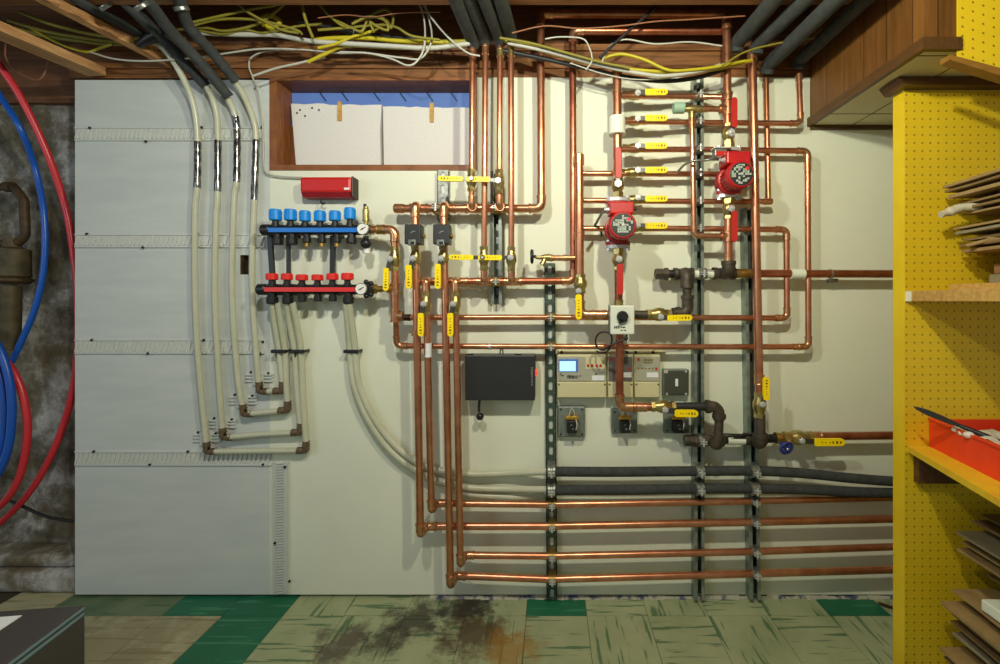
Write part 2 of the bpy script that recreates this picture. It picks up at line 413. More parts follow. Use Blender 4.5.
def valve(label, c, ax, rp, Lp, stem, g0, g1, gw, grip='yellow', body='brass', group=None, cat='valve', marks=True, nutk=1.0, ends=1.12):
    """quarter-turn ball valve: c=(px,py,y), ax 'h'/'v', half width and length in px, stem, grip ends and grip width in px"""
    y = c[2]; s = S(y); C = P(*c); r = rp * s; L = Lp * s; A = Vector((1, 0, 0)) if ax == 'h' else Vector((0, 0, -1))
    t = thing('ball_valve', C - Vector((0, 0, r * 1.3)), label, cat, group)
    o = C - A * (L / 2)
    b = MB()
    b.lathe(o, A, [(0, r * ends), (L * .16, r * ends)], 6); b.lathe(o + A * (L * .84), A, [(0, r * ends), (L * .16, r * ends)], 6)
    b.lathe(o, A, [(L * .1, r * .92), (L * .25, r), (L * .36, r * 1.28), (L * .5, r * 1.38), (L * .64, r * 1.28), (L * .75, r), (L * .9, r * .92)], 16, True)
    yh = y - r * 1.38 - .011
    st = P(stem[0], stem[1], yh)
    base = at(st, y); off = base - C; 
    base = C + off * .55; base.y = y
    b.cyl(base, at(st, yh + .003), .0085, 12)
    b.build('body', body, t)
    a = P(g0[0], g0[1], yh); e = P(g1[0], g1[1], yh); d = (e - a).normalized(); w = gw * S(yh)
    lv = MB(); d2 = (a + d * (w) - st); 
    lv.bar(st - d2.normalized() * .008, a + d * w * 1.2, w * .72, .004); lv.build('lever', 'lever', t)
    nut = MB().lathe(at(st, yh + .003), (0, -1, 0), [(0, .0125 * nutk), (.006, .0125 * nutk), (.008, .0105 * nutk), (.008, .006), (.013, .006)], 6)
    nut.build('nut', 'steel', t)
    g = MB().prism(capsule(a, e, w), yh - .005, yh + .005)
    go = g.build('grip', 'yellow' if grip == 'yellow' else 'red_grip', t)
    go['label'] = ('yellow' if grip == 'yellow' else 'red') + ' vinyl grip'
    if marks:
        mk = MB(); grip_marks(mk, a, d, w, (e - a).length, yh - .005)
        mk.build('print', 'mark' if grip == 'yellow' else 'red_dark', go)
    return t
def clamp(label, c, ax, rp, m='galv', group='pipe clamps on the struts', double=False, yw=-.036):
    y = c[2]; C = P(*c); r = rp * S(y); A = Vector((1, 0, 0)) if ax == 'h' else Vector((0, 0, 1)); W = .030
    t = thing('strut_clamp', C - Vector((0, 0, r)), label, 'clamp', group)
    b = MB().lathe(C - A * W / 2, A, [(0, r * 1.02), (0, r + .0035), (W, r + .0035), (W, r * 1.02)], 14)
    side = Vector((0, 0, 1)) if ax == 'h' else Vector((1, 0, 0))
    for sgn in (-1, 1):
        p = C + side * (sgn * (r + .002)); q = at(p, yw)
        if q.y - p.y > .004: b.bar(p, q, W, .004, out=side)
    if double:
        for sgn in (-1, 1): b.lathe(C + A * (sgn * W * .32) - A * .006, A, [(0, r + .003), (.002, r + .006), (.010, r + .006), (.012, r + .003)], 14)
    b.build('band', m, t)
    f = MB(); fy = C.y - r - .003
    f.bar(C + Vector((0, fy - C.y + .002, 0)) + side * .004, C + Vector((0, fy - C.y - .013, 0)) + side * .004, W * .8, .003, out=side)
    f.bar(C + Vector((0, fy - C.y + .002, 0)) - side * .004, C + Vector((0, fy - C.y - .013, 0)) - side * .004, W * .8, .003, out=side)
    f.cyl(Vector((C.x, fy - .008, C.z)) - side * .014, Vector((C.x, fy - .008, C.z)) + side * .014, .0042, 8)
    f.build('bolt', 'steel', t)
    return t
def cable(label, pts, wpx, m, y=-.12, n=6, name='cable', cat='cable', group=None, flat=None):
    q = px(pts, y); r = wpx / 2 * S(y)
    return tag(MB().sweep(smooth_path(q), r, 8, flat=flat).build(name, m), label, cat, group)

# ================================================================= SETTING
W = lambda p: (p - CX) * S(0)
Z = lambda p: EYE + (CY - p) * S(0)
# floor: bedding plus individual vinyl tiles in one mesh
fl = MB(); fl.box(-3.2, 2.6, -3.4, .6, -.06, -.0015, 0)
TS = .229
for i in range(-10, 10):
    for j in range(-14, 2):
        x0, y0 = -.548 + TS * i, -.105 + TS * j
        if x0 < -3.1 or x0 + TS > 2.6: continue
        mi = 1 if (i + j) % 2 else 2
        if i <= -4: mi = 3
        if i == -3 and j < 0: mi = 4
        if j == 0 and -6 <= i <= -3: mi = 4
        if j == 0 and i in (-5, -6): mi = 5
        if j == 0 and i in (2, 7): mi = 4
        if i <= -8: mi = 0
        g = .0009
        fl.box(x0 + g, x0 + TS - g, y0 + g, y0 + TS - g, -.0015, 0, mi)
struct('floor', fl, ['grout', 'tile_x', 'tile_y', 'tile_tan', 'tile_dark', 'tile_worn'], None, (0, 0, 0))
def grid_wall(mb, xs, zs, holes, yf, yb, mi=0):
    for i in range(len(xs) - 1):
        for k in range(len(zs) - 1):
            if (i, k) in holes: continue
            x0, x1, z0, z1 = xs[i], xs[i + 1], zs[k], zs[k + 1]
            mb.add([(x0, yf, z0), (x1, yf, z0), (x1, yf, z1), (x0, yf, z1)], [(0, 1, 2, 3)], False, mi)
            mb.add([(x0, yb, z0), (x1, yb, z0), (x1, yb, z1), (x0, yb, z1)], [(3, 2, 1, 0)], False, mi)
            for (di, dk, q) in ((-1, 0, ((x0, z0), (x0, z1))), (1, 0, ((x1, z1), (x1, z0))), (0, -1, ((x1, z0), (x0, z0))), (0, 1, ((x0, z1), (x1, z1)))):
                ni, nk = i + di, k + dk
                if (ni, nk) in holes or ni < 0 or nk < 0 or ni >= len(xs) - 1 or nk >= len(zs) - 1:
                    (ax, az), (bx, bz) = q
                    mb.add([(ax, yf, az), (ax, yb, az), (bx, yb, bz), (bx, yf, bz)], [(0, 1, 2, 3)], False, mi)
ZT = Z(80)
wl = MB(); grid_wall(wl, [W(75), W(240), W(249), W(270)], [.012, Z(274.5), Z(255), ZT], {(1, 1)}, 0, .05)
struct('wall_left', wl, 'foam_panel')
wb = MB(); grid_wall(wb, [W(270), W(477), 2.4], [.012, Z(170), ZT + .01], {(0, 1)}, 0, .05)
struct('wall_back', wb, 'wall')
# outlet cut-out in the left panel
cut = MB(); cut.box(W(239), W(250), .03, .05, Z(276), Z(254)); cut.box(W(239.5), W(241.5), .002, .03, Z(274.5), Z(255.5))
tag(cut.build('wall_cutout', 'rust'), 'small dark rectangular cut-out in the white board left of the manifolds', 'cut-out')
# foundation wall (rough) behind and left of the panel
fw = MB(); nx, nz = 40, 60
X0, X1 = -3.2, -1.6; Z1 = 2.1
vs = []
for k in range(nz + 1):
    for i in range(nx + 1):
        x = X0 + (X1 - X0) * i / nx; z = Z1 * k / nz
        d = .006 * math.sin(x * 9 + z * 5) + .003 * math.sin(x * 31 - z * 17) + rnd.uniform(-.003, .003)
        if z < .22: d += .05 * (1 - z / .22)
        vs.append((x, .19 - d, z))
fw.add(vs, [(k * (nx + 1) + i, k * (nx + 1) + i + 1, (k + 1) * (nx + 1) + i + 1, (k + 1) * (nx + 1) + i) for k in range(nz) for i in range(nx)], True)
struct('wall_foundation', fw, 'concrete')
# rubble ledge at foot of foundation
lg = MB(); lg.rbox(-2.7, W(74), .02, .16, 0, .085, .02, 3); lg.rbox(-2.9, W(60), .05, .17, .085, .135, .02, 3)
struct('trim_1', lg, 'concrete')
# timber plate over the panel and rim joist above
sl = MB()
sl.box(-1.93, 2.4, .005, .09, ZT + .01, ZT + .045); sl.box(-1.93, 2.4, -.006, .09, ZT + .045, ZT + .072); sl.box(-1.93, 2.4, .022, .09, ZT + .072, ZT + .125)
sl.box(-1.93, 2.4, .010, .09, ZT + .125, ZT + .150)
struct('trim_2', sl, 'wood_sill')
rim = MB(); rim.box(-1.93, 2.4, .03, .09, ZT + .150, 2.5); rim.box(-3.2, -1.6, .16, .26, 2.05, 2.5)
struct('trim_3', rim, 'wood_dk')
sub = MB(); sub.box(-3.2, 2.4, -3.4, .09, 2.44, 2.48)
struct('ceiling', sub, 'wood_dk')
for k in range(8):
    j = MB(); y = -.26 - .406 * k; j.box(-3.2, 2.4, y - .04, y, 2.2, 2.44)
    struct('ceiling_joist', j, 'wood_sill')
# window: timber frame in recess, blue pane behind
fr = MB(); BK = .11
fr.box(W(270), W(477), -.004, BK, Z(170.5), Z(165)); fr.box(W(270), W(477), -.004, BK, Z(80.8), ZT + .01)
fr.box(W(270), W(277), -.004, BK, Z(165), Z(80.8)); fr.box(W(470), W(477), -.004, BK, Z(165), Z(80.8))
win = thing('window_1', (W(373), 0, Z(170)), None, None, None, 'structure')
fr.build('window_frame', 'wood_frame', win)
pn = MB().box(W(272), W(475), BK - .004, BK, Z(116), Z(80.9)); pn.build('window_pane', 'blue_glow', win); MB().box(W(272), W(475), BK - .012, BK, Z(168), Z(116)).build('window_sash', 'wood_frame', win)
gl = MB()
for x in (318, 340, 372, 398, 425, 449):
    gl.bar(P(x, 90, .1), P(x + 8, 101, .1), .004, .003)
gl.build('mullion_shadow', 'black', win)  # mullion shadows on the pane, drawn as thin black strips
for nm, x0, x1, zt, xc, lab in (('foam_block', 291, 381.5, 105, 338, 'speckled white foam block filling the left half of the window'), ('foam_block', 383, 476, 106.5, 430, 'white foam block filling the right half of the window')):
    yb = .062; a = P(x0, zt, yb); b_ = P(x1, 166.5, yb)
    t = thing('foam_block', (a.x, yb, Z(165)), lab, 'foam block', 'foam blocks in the window')
    fb = MB(); n = 14; fv = []
    for k in range(n + 1):
        f_ = k / n; fv.append((a.x + (b_.x - a.x) * f_, a.z + rnd.uniform(-.003, .003) + (.006 * (1 - f_) if xc < 400 else -.004 * f_)))
    sk = .022 if xc < 400 else .004
    poly = [(a.x + sk, Z(164.9))] + fv + [(b_.x + (-.006 if xc < 400 else 0), a.z - .10), (b_.x + (-.003 if xc < 400 else 0), Z(164.9))]
    fb.prism(poly[::-1], yb, yb + .035); fb.build('block', 'foam_white', t)
    q = P(xc, zt - .5, yb); q2 = P(xc + 4, zt + 16, yb)
    MB().box(q.x, q2.x, yb - .006, yb + .001, q2.z, q.z + .01).build('wooden_clip', 'ply', t)
    if xc < 400:
        dd = MB()
        for dx, dz in ((297, 113), (300, 110), (305, 116), (312, 108), (319, 110)): p = P(dx, dz, yb); dd.ball(p + Vector((0, .002, 0)), .005, 8)
        dd.build('hole', 'dot', t)
# white base strip of flaking paint
cs = MB(); x = W(430)
while x < W(895):
    w_ = rnd.uniform(.02, .07); h = rnd.uniform(.004, .014)
    cs.add([(x, -rnd.uniform(.006, .018), 0), (x + w_, -rnd.uniform(.006, .018), 0), (x + w_, -.0005, h * rnd.uniform(.7, 1)), (x, -.0005, h), (x, 0, 0), (x + w_, 0, 0)], [(0, 1, 2, 3), (3, 2, 5, 4), (0, 3, 4), (1, 5, 2)])
    x += w_ * .93
struct('baseboard_back', cs, 'caulk')
# soffit boxed in along the right, panelled, cream tiles below
SX, SZ, SY = 1.040, 1.882, -.548
sf = thing('soffit', (1.5, -.27, SZ), 'boxed-in ceiling soffit clad in brown wood panelling, over the yellow shelving', 'soffit', None, 'structure')
MB().box(SX, SX + .012, SY, 0, SZ + .02, 2.44).box(SX + .0125, 1.62, SY, SY + .012, SZ + .02, 2.44).build('panelling', 'panelling', sf)
MB().box(SX + .004, 2.3, SY + .004, 0, SZ + .004, SZ + .012).build('tile_ceiling', 'ceil_tile', sf)
gr = MB(); 
for xx in (SX + .16, SX + .46, SX + .76): gr.box(xx, xx + .004, SY, 0, SZ + .003, SZ + .005)
for yy in (-.12, -.52): gr.box(SX, 2.3, yy, yy + .004, SZ + .003, SZ + .005)
gr.build('tile_joint', 'trim_dk', sf)
tr = MB(); tr.box(SX - .012, SX + .004, SY - .0118, 0, SZ, SZ + .034); tr.box(SX + .0042, 1.137, SY - .012, SY + .004, SZ, SZ + .034); tr.box(SX, 2.3, -.012, 0, SZ - .012, SZ + .004)
tr.build('corner_trim', 'trim_dk', sf)
# upper yellow board with slanting brown stringer
ua, ub = P(957.5, 57, -.552), P(1000, 73, -.552)
up = thing('stair_side_board', (ua.x, -.55, ua.z), 'yellow pegboard with a slanting brown board below it, at the top right corner', 'pegboard')
dx = .5; sl_ = (ub.z - ua.z) / (ub.x - ua.x)
MB().add([(ua.x, -.552, ua.z), (ua.x + dx, -.62, ua.z + sl_ * dx), (ua.x + dx, -.62, 2.42), (ua.x, -.552, 2.42), (ua.x, -.549, ua.z), (ua.x + dx, -.617, ua.z + sl_ * dx), (ua.x + dx, -.617, 2.42), (ua.x, -.549, 2.42)],
         [(0, 1, 2, 3), (7, 6, 5, 4), (0, 3, 7, 4), (1, 5, 6, 2), (0, 4, 5, 1), (3, 2, 6, 7)]).build('pegboard', 'peg2', up)
e0 = P(944, 60, -.56); e1 = Vector((e0.x + .5, -.628, e0.z + sl_ * .5)); hh = .033
vs = []
for p, off in ((e0, 0), (e1, 0)):
    for yy in (-.018, .012):
        vs += [(p.x, p.y + yy, p.z + .006), (p.x, p.y + yy, p.z - hh * (.25 if p is e0 else 1))]
MB().add(vs, [(0, 1, 5, 4), (2, 6, 7, 3), (0, 4, 6, 2), (1, 3, 7, 5), (0, 2, 3, 1), (4, 5, 7, 6)]).build('stringer', 'trim_mid', up)

# ================================================================= SHELVING UNIT
PX0, PY = 1.125, -.37
un = thing('shelving_unit', (1.45, -.6, 0), 'yellow pegboard-ended shelving unit at the right edge, loaded with cardboard', 'shelving')
MB().box(PX0 + .004, 1.85, PY, PY + .006, 0, 1.856).build('end_pegboard', 'peg', un)
MB().box(PX0, PX0 + .004, PY - .001, PY + .046, 0, 1.857).box(PX0 + .004, PX0 + .04, PY + .0062, PY + .046, 0, 1.857).box(1.8, 1.85, PY + .0062, PY + .046, 0, 1.857).box(PX0 + .041, 1.85, PY + .0062, PY + .04, 1.8, 1.857).build('post', 'yellow_paint', un)
MB().prism([(1.083, 1.8815), (1.9, 1.8815), (1.9, 1.857), (1.102, 1.857)], -.404, -.37).prism([(1.083, 1.8815), (1.12, 1.8815), (1.12, 1.857), (1.102, 1.857)], -.37, -.318).build('top_moulding', 'trim_dk', un)
SLP = (1.134 - 1.044) / .386
def shelf_mesh(xl, z0, z1, yb=-.3702, yf=-1.25, slope=SLP):
    mb = MB(); xf = xl - (yb - yf) * slope
    v = [(xl, yb, z) for z in (z0, z1)] + [(1.85, yb, z) for z in (z0, z1)] + [(xf, yf, z) for z in (z0, z1)] + [(1.85, yf, z) for z in (z0, z1)]
    return mb.add(v, [(0, 1, 3, 2), (4, 6, 7, 5), (0, 4, 5, 1), (2, 3, 7, 6), (1, 5, 7, 3), (0, 2, 6, 4)])
s1 = shelf_mesh(1.136, .708, .726).build('shelf', 'yellow_shelf', un)
s2 = shelf_mesh(1.139, 1.187, 1.2186, slope=.12).build('shelf', 'ply', un)
s2['label'] = 'raw plywood upper shelf'
s3 = shelf_mesh(1.42, .362, .378).build('shelf', 'yellow_shelf', un)
MB().box(1.155, 1.30, PY - .022, PY - .0005, .615, .708).build('cleat', 'trim_dk', un)
MB().box(1.129, 1.1385, PY - .014, PY - .0015, 1.186, 1.2175).build('cleat', 'white_pl', un)
# tray on the lower shelf
tx, ty = P(929, 447, -.3725).x, -.3725
tp = thing('plaster_tray', (tx, ty, .726), 'long orange-red tray smeared with white plaster, on the lower yellow shelf', 'tray')
def para(mb, x0, x1, y0, y1, z0, z1, sl=.2):
    f = lambda x, y: x + (y - ty) * sl
    v = [(f(x, y), y, z) for x in (x0, x1) for y in (y0, y1) for z in (z0, z1)]
    return mb.add(v, [(0, 1, 3, 2), (4, 6, 7, 5), (0, 4, 5, 1), (2, 3, 7, 6), (0, 2, 6, 4), (1, 5, 7, 3)])
ty1 = -1.0; tz0, tz1 = .7265, .812
tb = MB(); para(tb, tx, tx + .006, ty1, ty, tz0, tz1); para(tb, tx + .30, tx + .306, ty1, ty, tz0, tz1); para(tb, tx + .006, tx + .30, ty - .006, ty, tz0, tz1); para(tb, tx + .006, tx + .30, ty1, ty1 + .006, tz0, tz1); para(tb, tx + .006, tx + .30, ty1 + .006, ty - .006, tz0, tz0 + .005)
para(tb, tx - .004, tx + .01, ty1, ty, tz1, tz1 + .005)
tb.build('shell', 'tray', tp)
ps = MB(); nu, nv = 16, 24; vs = []
for j in range(nv + 1):
    for i in range(nu + 1):
        y = ty - .06 + (ty1 - ty + .07) * j / nv; x = tx + .014 + .28 * i / nu + (y - ty) * .2
        z = tz1 - .008 + .016 * math.sin(i * .9 + j * .6) * math.cos(j * .43 + i * .2) + rnd.uniform(-.004, .004) - (.03 if j == 0 else 0)
        vs.append((x, y, z))
ps.add(vs, [(j * (nu + 1) + i, j * (nu + 1) + i + 1, (j + 1) * (nu + 1) + i + 1, (j + 1) * (nu + 1) + i) for j in range(nv) for i in range(nu)], True)
for (yy, w_, dz, dn) in ((-.492, .022, .0, .010), (-.515, .016, .001, .022), (-.545, .03, .002, .008)):
    xx = tx - .004 + (yy - ty) * .2
    ps.ball((xx + .004, yy, tz1 + .004 - dn * .3), w_ * .45, 10, .6 + dn * 14, (0, .2, 1))
ps.build('plaster', 'plaster', tp)
kn = thing('trowel', P(973, 434, -.52), 'long dark-bladed trowel lying across the edge of the orange-red tray', 'trowel')
ka, kb, kc = P(914, 407, -.44), P(962, 430, -.52), P(976, 435, -.53); zz = tz1 + .018
kb.z = max(kb.z, zz); 
bl = MB(); d_ = kb - ka
prof = [(0, .001), (.08, .005), (.3, .0085), (.6, .008), (.85, .006), (1, .005)]
upv = Vector((.35, -.3, .85)).normalized(); side = d_.normalized().cross(upv).cross(d_.normalized()).normalized()
vs = []; th = d_.normalized().cross(side) * .0018
for t_, w_ in prof:
    c_ = ka + d_ * t_
    vs += [c_ + side * w_ + th, c_ - side * w_ + th, c_ - side * w_ - th, c_ + side * w_ - th]
fs = [(0, 1, 2, 3), (len(vs) - 1, len(vs) - 2, len(vs) - 3, len(vs) - 4)]
for i in range(len(prof) - 1):
    for k in range(4): fs.append((i * 4 + k, i * 4 + (k + 1) % 4, i * 4 + 4 + (k + 1) % 4, i * 4 + 4 + k))
bl.add(vs, fs); bl.build('blade', 'blade', kn)
MB().sweep([kb - d_ * .03, kb + d_.normalized() * .05, kb + d_.normalized() * .10 + Vector((0, -.01, -.002))], [.006, .008, .006], 10).build('handle', 'black', kn)

ORD = ['topmost', 'second from the top', 'third from the top', 'fourth from the top', 'fifth from the top', 'sixth from the top', 'seventh from the top', 'eighth from the top', 'ninth from the top', 'tenth from the top', 'eleventh from the top', 'lowest']
def card(label, pxl, pyl, yb, ln, th, m, group, slope=.06, xr=1.78, sag=0.0, nm='cardboard_sheet', cat='cardboard', tiltx=0.0):
    """flat sheet whose left edge starts at the pixel (pxl, pyl) at depth yb and runs towards the room"""
    p = P(pxl, pyl, yb); mb = MB(); n = 6; rows = []
    for j in range(n + 1):
        y = yb - ln * j / n; xl = p.x - slope * (yb - y) + rnd.uniform(-.003, .003)
        z = p.z + sag * math.sin(math.pi * j / n)
        for x, dz in ((xl, 0), ((xl + xr) / 2, tiltx / 2), (xr, tiltx)):
            rows.append((x, y, z + dz))
    top = [(x, y, z) for x, y, z in rows]; bot = [(x, y, z - th) for x, y, z in rows]; N = len(rows)
    fs = []
    for j in range(n):
        for i in range(2):
            a = j * 3 + i; fs.append((a, a + 3, a + 4, a + 1)); fs.append((N + a, N + a + 1, N + a + 4, N + a + 3))
        a = j * 3; fs.append((a, N + a, N + a + 3, a + 3)); a += 2; fs.append((a, a + 3, N + a + 3, N + a))
    for a in (0, 1): fs.append((a, a + 1, N + a + 1, N + a)); e = n * 3 + a; fs.append((e, N + e, N + e + 1, e + 1))
    mb.add(top + bot, fs)
    return tag(mb.build(nm, m), label, cat, group)
G1 = 'cardboard sheets stacked on the upper shelf'
ups = [(943, 186, .008, 'cb', .02), (945, 190.5, .007, 'cb_dk', .03), (949, 195.5, .010, 'cb', .02), (961, 203, .006, 'cb', .05), (959, 208, .007, 'cb_dk', .04), (962, 213.5, .006, 'cb', .05), (953, 228, .006, 'cb', .04), (955, 232, .008, 'cb_grey', .06), (962, 239, .007, 'cb', .05), (960, 245, .007, 'cb_dk', .05), (962, 250, .009, 'cb', .06)]
for i, (a, b, th, m_, s_) in enumerate(ups):
    o_ = ORD[i] if i < len(ups) - 1 else 'lowest'
    card(f'flattened {"grey-brown" if m_ == "cb_grey" else "brown"} cardboard sheet, {o_} in the stack on the upper shelf', a, b, -.41 - rnd.uniform(0, .01), .55, th, m_, G1, s_, sag=rnd.uniform(-.003, .003))
crm = MB(); a = P(949, 212, -.44); crm.sweep(smooth_path([a + Vector((-.025, 0, -.008)), a, a + Vector((.035, -.005, .012)), a + Vector((.08, -.02, .012))]), [.010] * 6 + [.014] * 6 + [.012] * 6 + [.010], 9)
tag(crm.build('packing_foam', 'scrap'), 'pale crumpled packing scrap poking out of the upper cardboard stack', 'packing')
crm = MB(); a = P(990, 240, -.50); crm.sweep(smooth_path([a + Vector((-.03, .04, -.012)), a, a + Vector((.02, -.04, .0)), a + Vector((.07, -.08, .004))]), [.006] * 6 + [.012] * 6 + [.013] * 6 + [.010], 9)
tag(crm.build('packing_foam', 'cb'), 'crumpled tan paper wedged low in the upper cardboard stack', 'packing')
oc = MB(); oc.rbox(1.235, 1.75, -.85, -.41, 1.2188, 1.238, .002)
tag(oc.build('wood_offcut', 'ply'), 'raw plywood offcut lying flat on the upper shelf', 'wood')
oc = MB(); oc.rbox(1.345, 1.75, -.80, -.42, 1.239, 1.268, .003)
tag(oc.build('wood_offcut', 'cb_grey'), 'pale grooved board on the plywood offcut under the upper cardboard stack', 'wood')
oc = MB(); oc.rbox(1.36, 1.75, -.82, -.42, 1.269, 1.30, .003)
tag(oc.build('wood_offcut', 'wood_strap'), 'tan block between the grooved board and the upper cardboard stack', 'wood')
oc = MB(); oc.rbox(1.42, 1.75, -.82, -.42, 1.301, 1.331, .003)
tag(oc.build('wood_offcut', 'cb_dk'), 'dark block directly under the lowest sheet of the upper cardboard stack', 'wood')
G2 = 'cardboard sheets under the lower shelf'
mids = [(980, 514, .006, 'cb_dk', .03), (971, 520, .006, 'cb_dk', .03), (957, 531, .008, 'cb_grey', .05), (961, 541, .005, 'cb', .04), (957, 547.6, .009, 'cb', .03), (986, 556, .006, 'cb_dk', .03)]
for i, (a, b, th, m_, s_) in enumerate(mids):
    o_ = ORD[i] if i < len(mids) - 1 else 'lowest'
    card(f'brown cardboard sheet, {o_} in the stack right under the yellow shelf', a, b, -.42, .6, th, m_, G2, s_, tiltx=.0)
mb = MB(); mb.rbox(1.44, 1.78, -1.0, -.43, .3785, .395, .003); tag(mb.build('cardboard_box', 'cb_dk'), 'flat brown box carrying the stack under the lower yellow shelf', 'box')
G3 = 'cardboard sheets in the bottom pile'
lows = [(986, 574, .007, 'cb', .02), (952, 589, .007, 'cb', .06), (941, 601, .009, 'cb', .05), (951, 612, .006, 'cb_dk', .03), (950, 620, .007, 'cb_dk', .05), (953, 632, .008, 'cb_grey', .03), (940, 647, .008, 'cb', .06), (944, 656, .006, 'cb_dk', .05), (948, 664, .006, 'cb', .04)]
for i, (a, b, th, m_, s_) in enumerate(lows):
    o_ = ORD[i] if i < len(lows) - 1 else 'lowest'
    card(f'brown cardboard sheet, {o_} in the bottommost pile on the floor', a, b, -.42, .55, th, m_, G3, s_)
mb = MB(); mb.rbox(1.28, 1.78, -.98, -.43, 0.0, .062, .004); tag(mb.build('cardboard_box', 'cb'), 'low brown box on the floor beneath the bottom cardboard pile', 'box')
mb = MB(); a = P(991, 610, -.55); mb.rbox(a.x, a.x + .16, -.72, -.52, a.z - .02, a.z + .012, .004)
tag(mb.build('cardboard_box', 'white_pl'), 'small white printed carton tucked in the bottom cardboard pile', 'box')
mb = MB(); a = P(876, 592, -.02); mb.add([(a.x, -.02, .028), (a.x + .09, -.05, .03), (a.x + .11, -.05, .001), (a.x + .03, -.1, .001)], [(0, 1, 2, 3)])
mb2 = MB(); mb2.box(-.06, .07, -.002, .002, 0, .05, 0, Matrix.Translation((W(885), -.06, .002)) @ Matrix.Rotation(math.radians(-35), 4, 'Z') @ Matrix.Rotation(math.radians(60), 4, 'X'))
tag(mb2.build('cardboard_scrap', 'cb'), 'small brown cardboard scrap on the floor beside the yellow post', 'cardboard')
mb2 = MB(); mb2.box(-.03, .05, -.004, .004, 0, .045, 0, Matrix.Translation((1.105, -.405, .002)) @ Matrix.Rotation(math.radians(-40), 4, 'Z') @ Matrix.Rotation(math.radians(12), 4, 'X'))
tag(mb2.build('wood_scrap', 'trim_dk'), 'dark brown wood scrap leaning on the foot of the yellow post', 'wood')

# ================================================================= CEILING TIMBER SCRAPS, LEFT
for lab, a, b, w_, h_, m_, ysh in (('bare grooved pine strapping running off the top left corner', P(97, 76, -.012), P(-62, 10, -.45), .078, .032, 'wood_strap', 0), ('splintered orange pine strip hanging above the left board', P(172, 68, -.012), P(14, -13, -.42), .034, .03, 'wood_broken', 1)):
    d = (b - a); nseg = 14; vs = []; Wd = Vector((1, 0, 0)).cross(Vector((0, 0, 1))); d.normalize()
    side = d.cross(Vector((0, 0, 1))).normalized(); upv = side.cross(d).normalized(); L = (b - a).length
    for i in range(nseg + 1):
        j = rnd.uniform(-.007, .007) if ysh else rnd.uniform(-.001, .001); c = a + d * (L * i / nseg)
        wl_ = w_ / 2 * (1 if i > 1 or not ysh else .4)
        for sx_, sz_ in ((-1, 0), (1, 0), (1, 1), (-1, 1)): vs.append(c + side * (sx_ * wl_ + (j if sx_ < 0 else 0)) + upv * (sz_ * h_))
    fs = [(3, 2, 1, 0), tuple(nseg * 4 + k for k in range(4))] + [(i * 4 + k, i * 4 + (k + 1) % 4, i * 4 + 4 + (k + 1) % 4, i * 4 + 4 + k) for i in range(nseg) for k in range(4)]
    mb = MB().add(vs, fs)
    if ysh:
        for f_ in (.42, .62, .78):
            c = a + d * (L * f_) - side * (w_ / 2); mb.add([c, c + d * .05, c + d * .03 - side * .022 - upv * .006, c + upv * .01], [(0, 1, 2), (0, 2, 3), (1, 3, 2)])
    tag(mb.build('wood_strip', m_), lab, 'timber', 'loose timber strips on the ceiling')

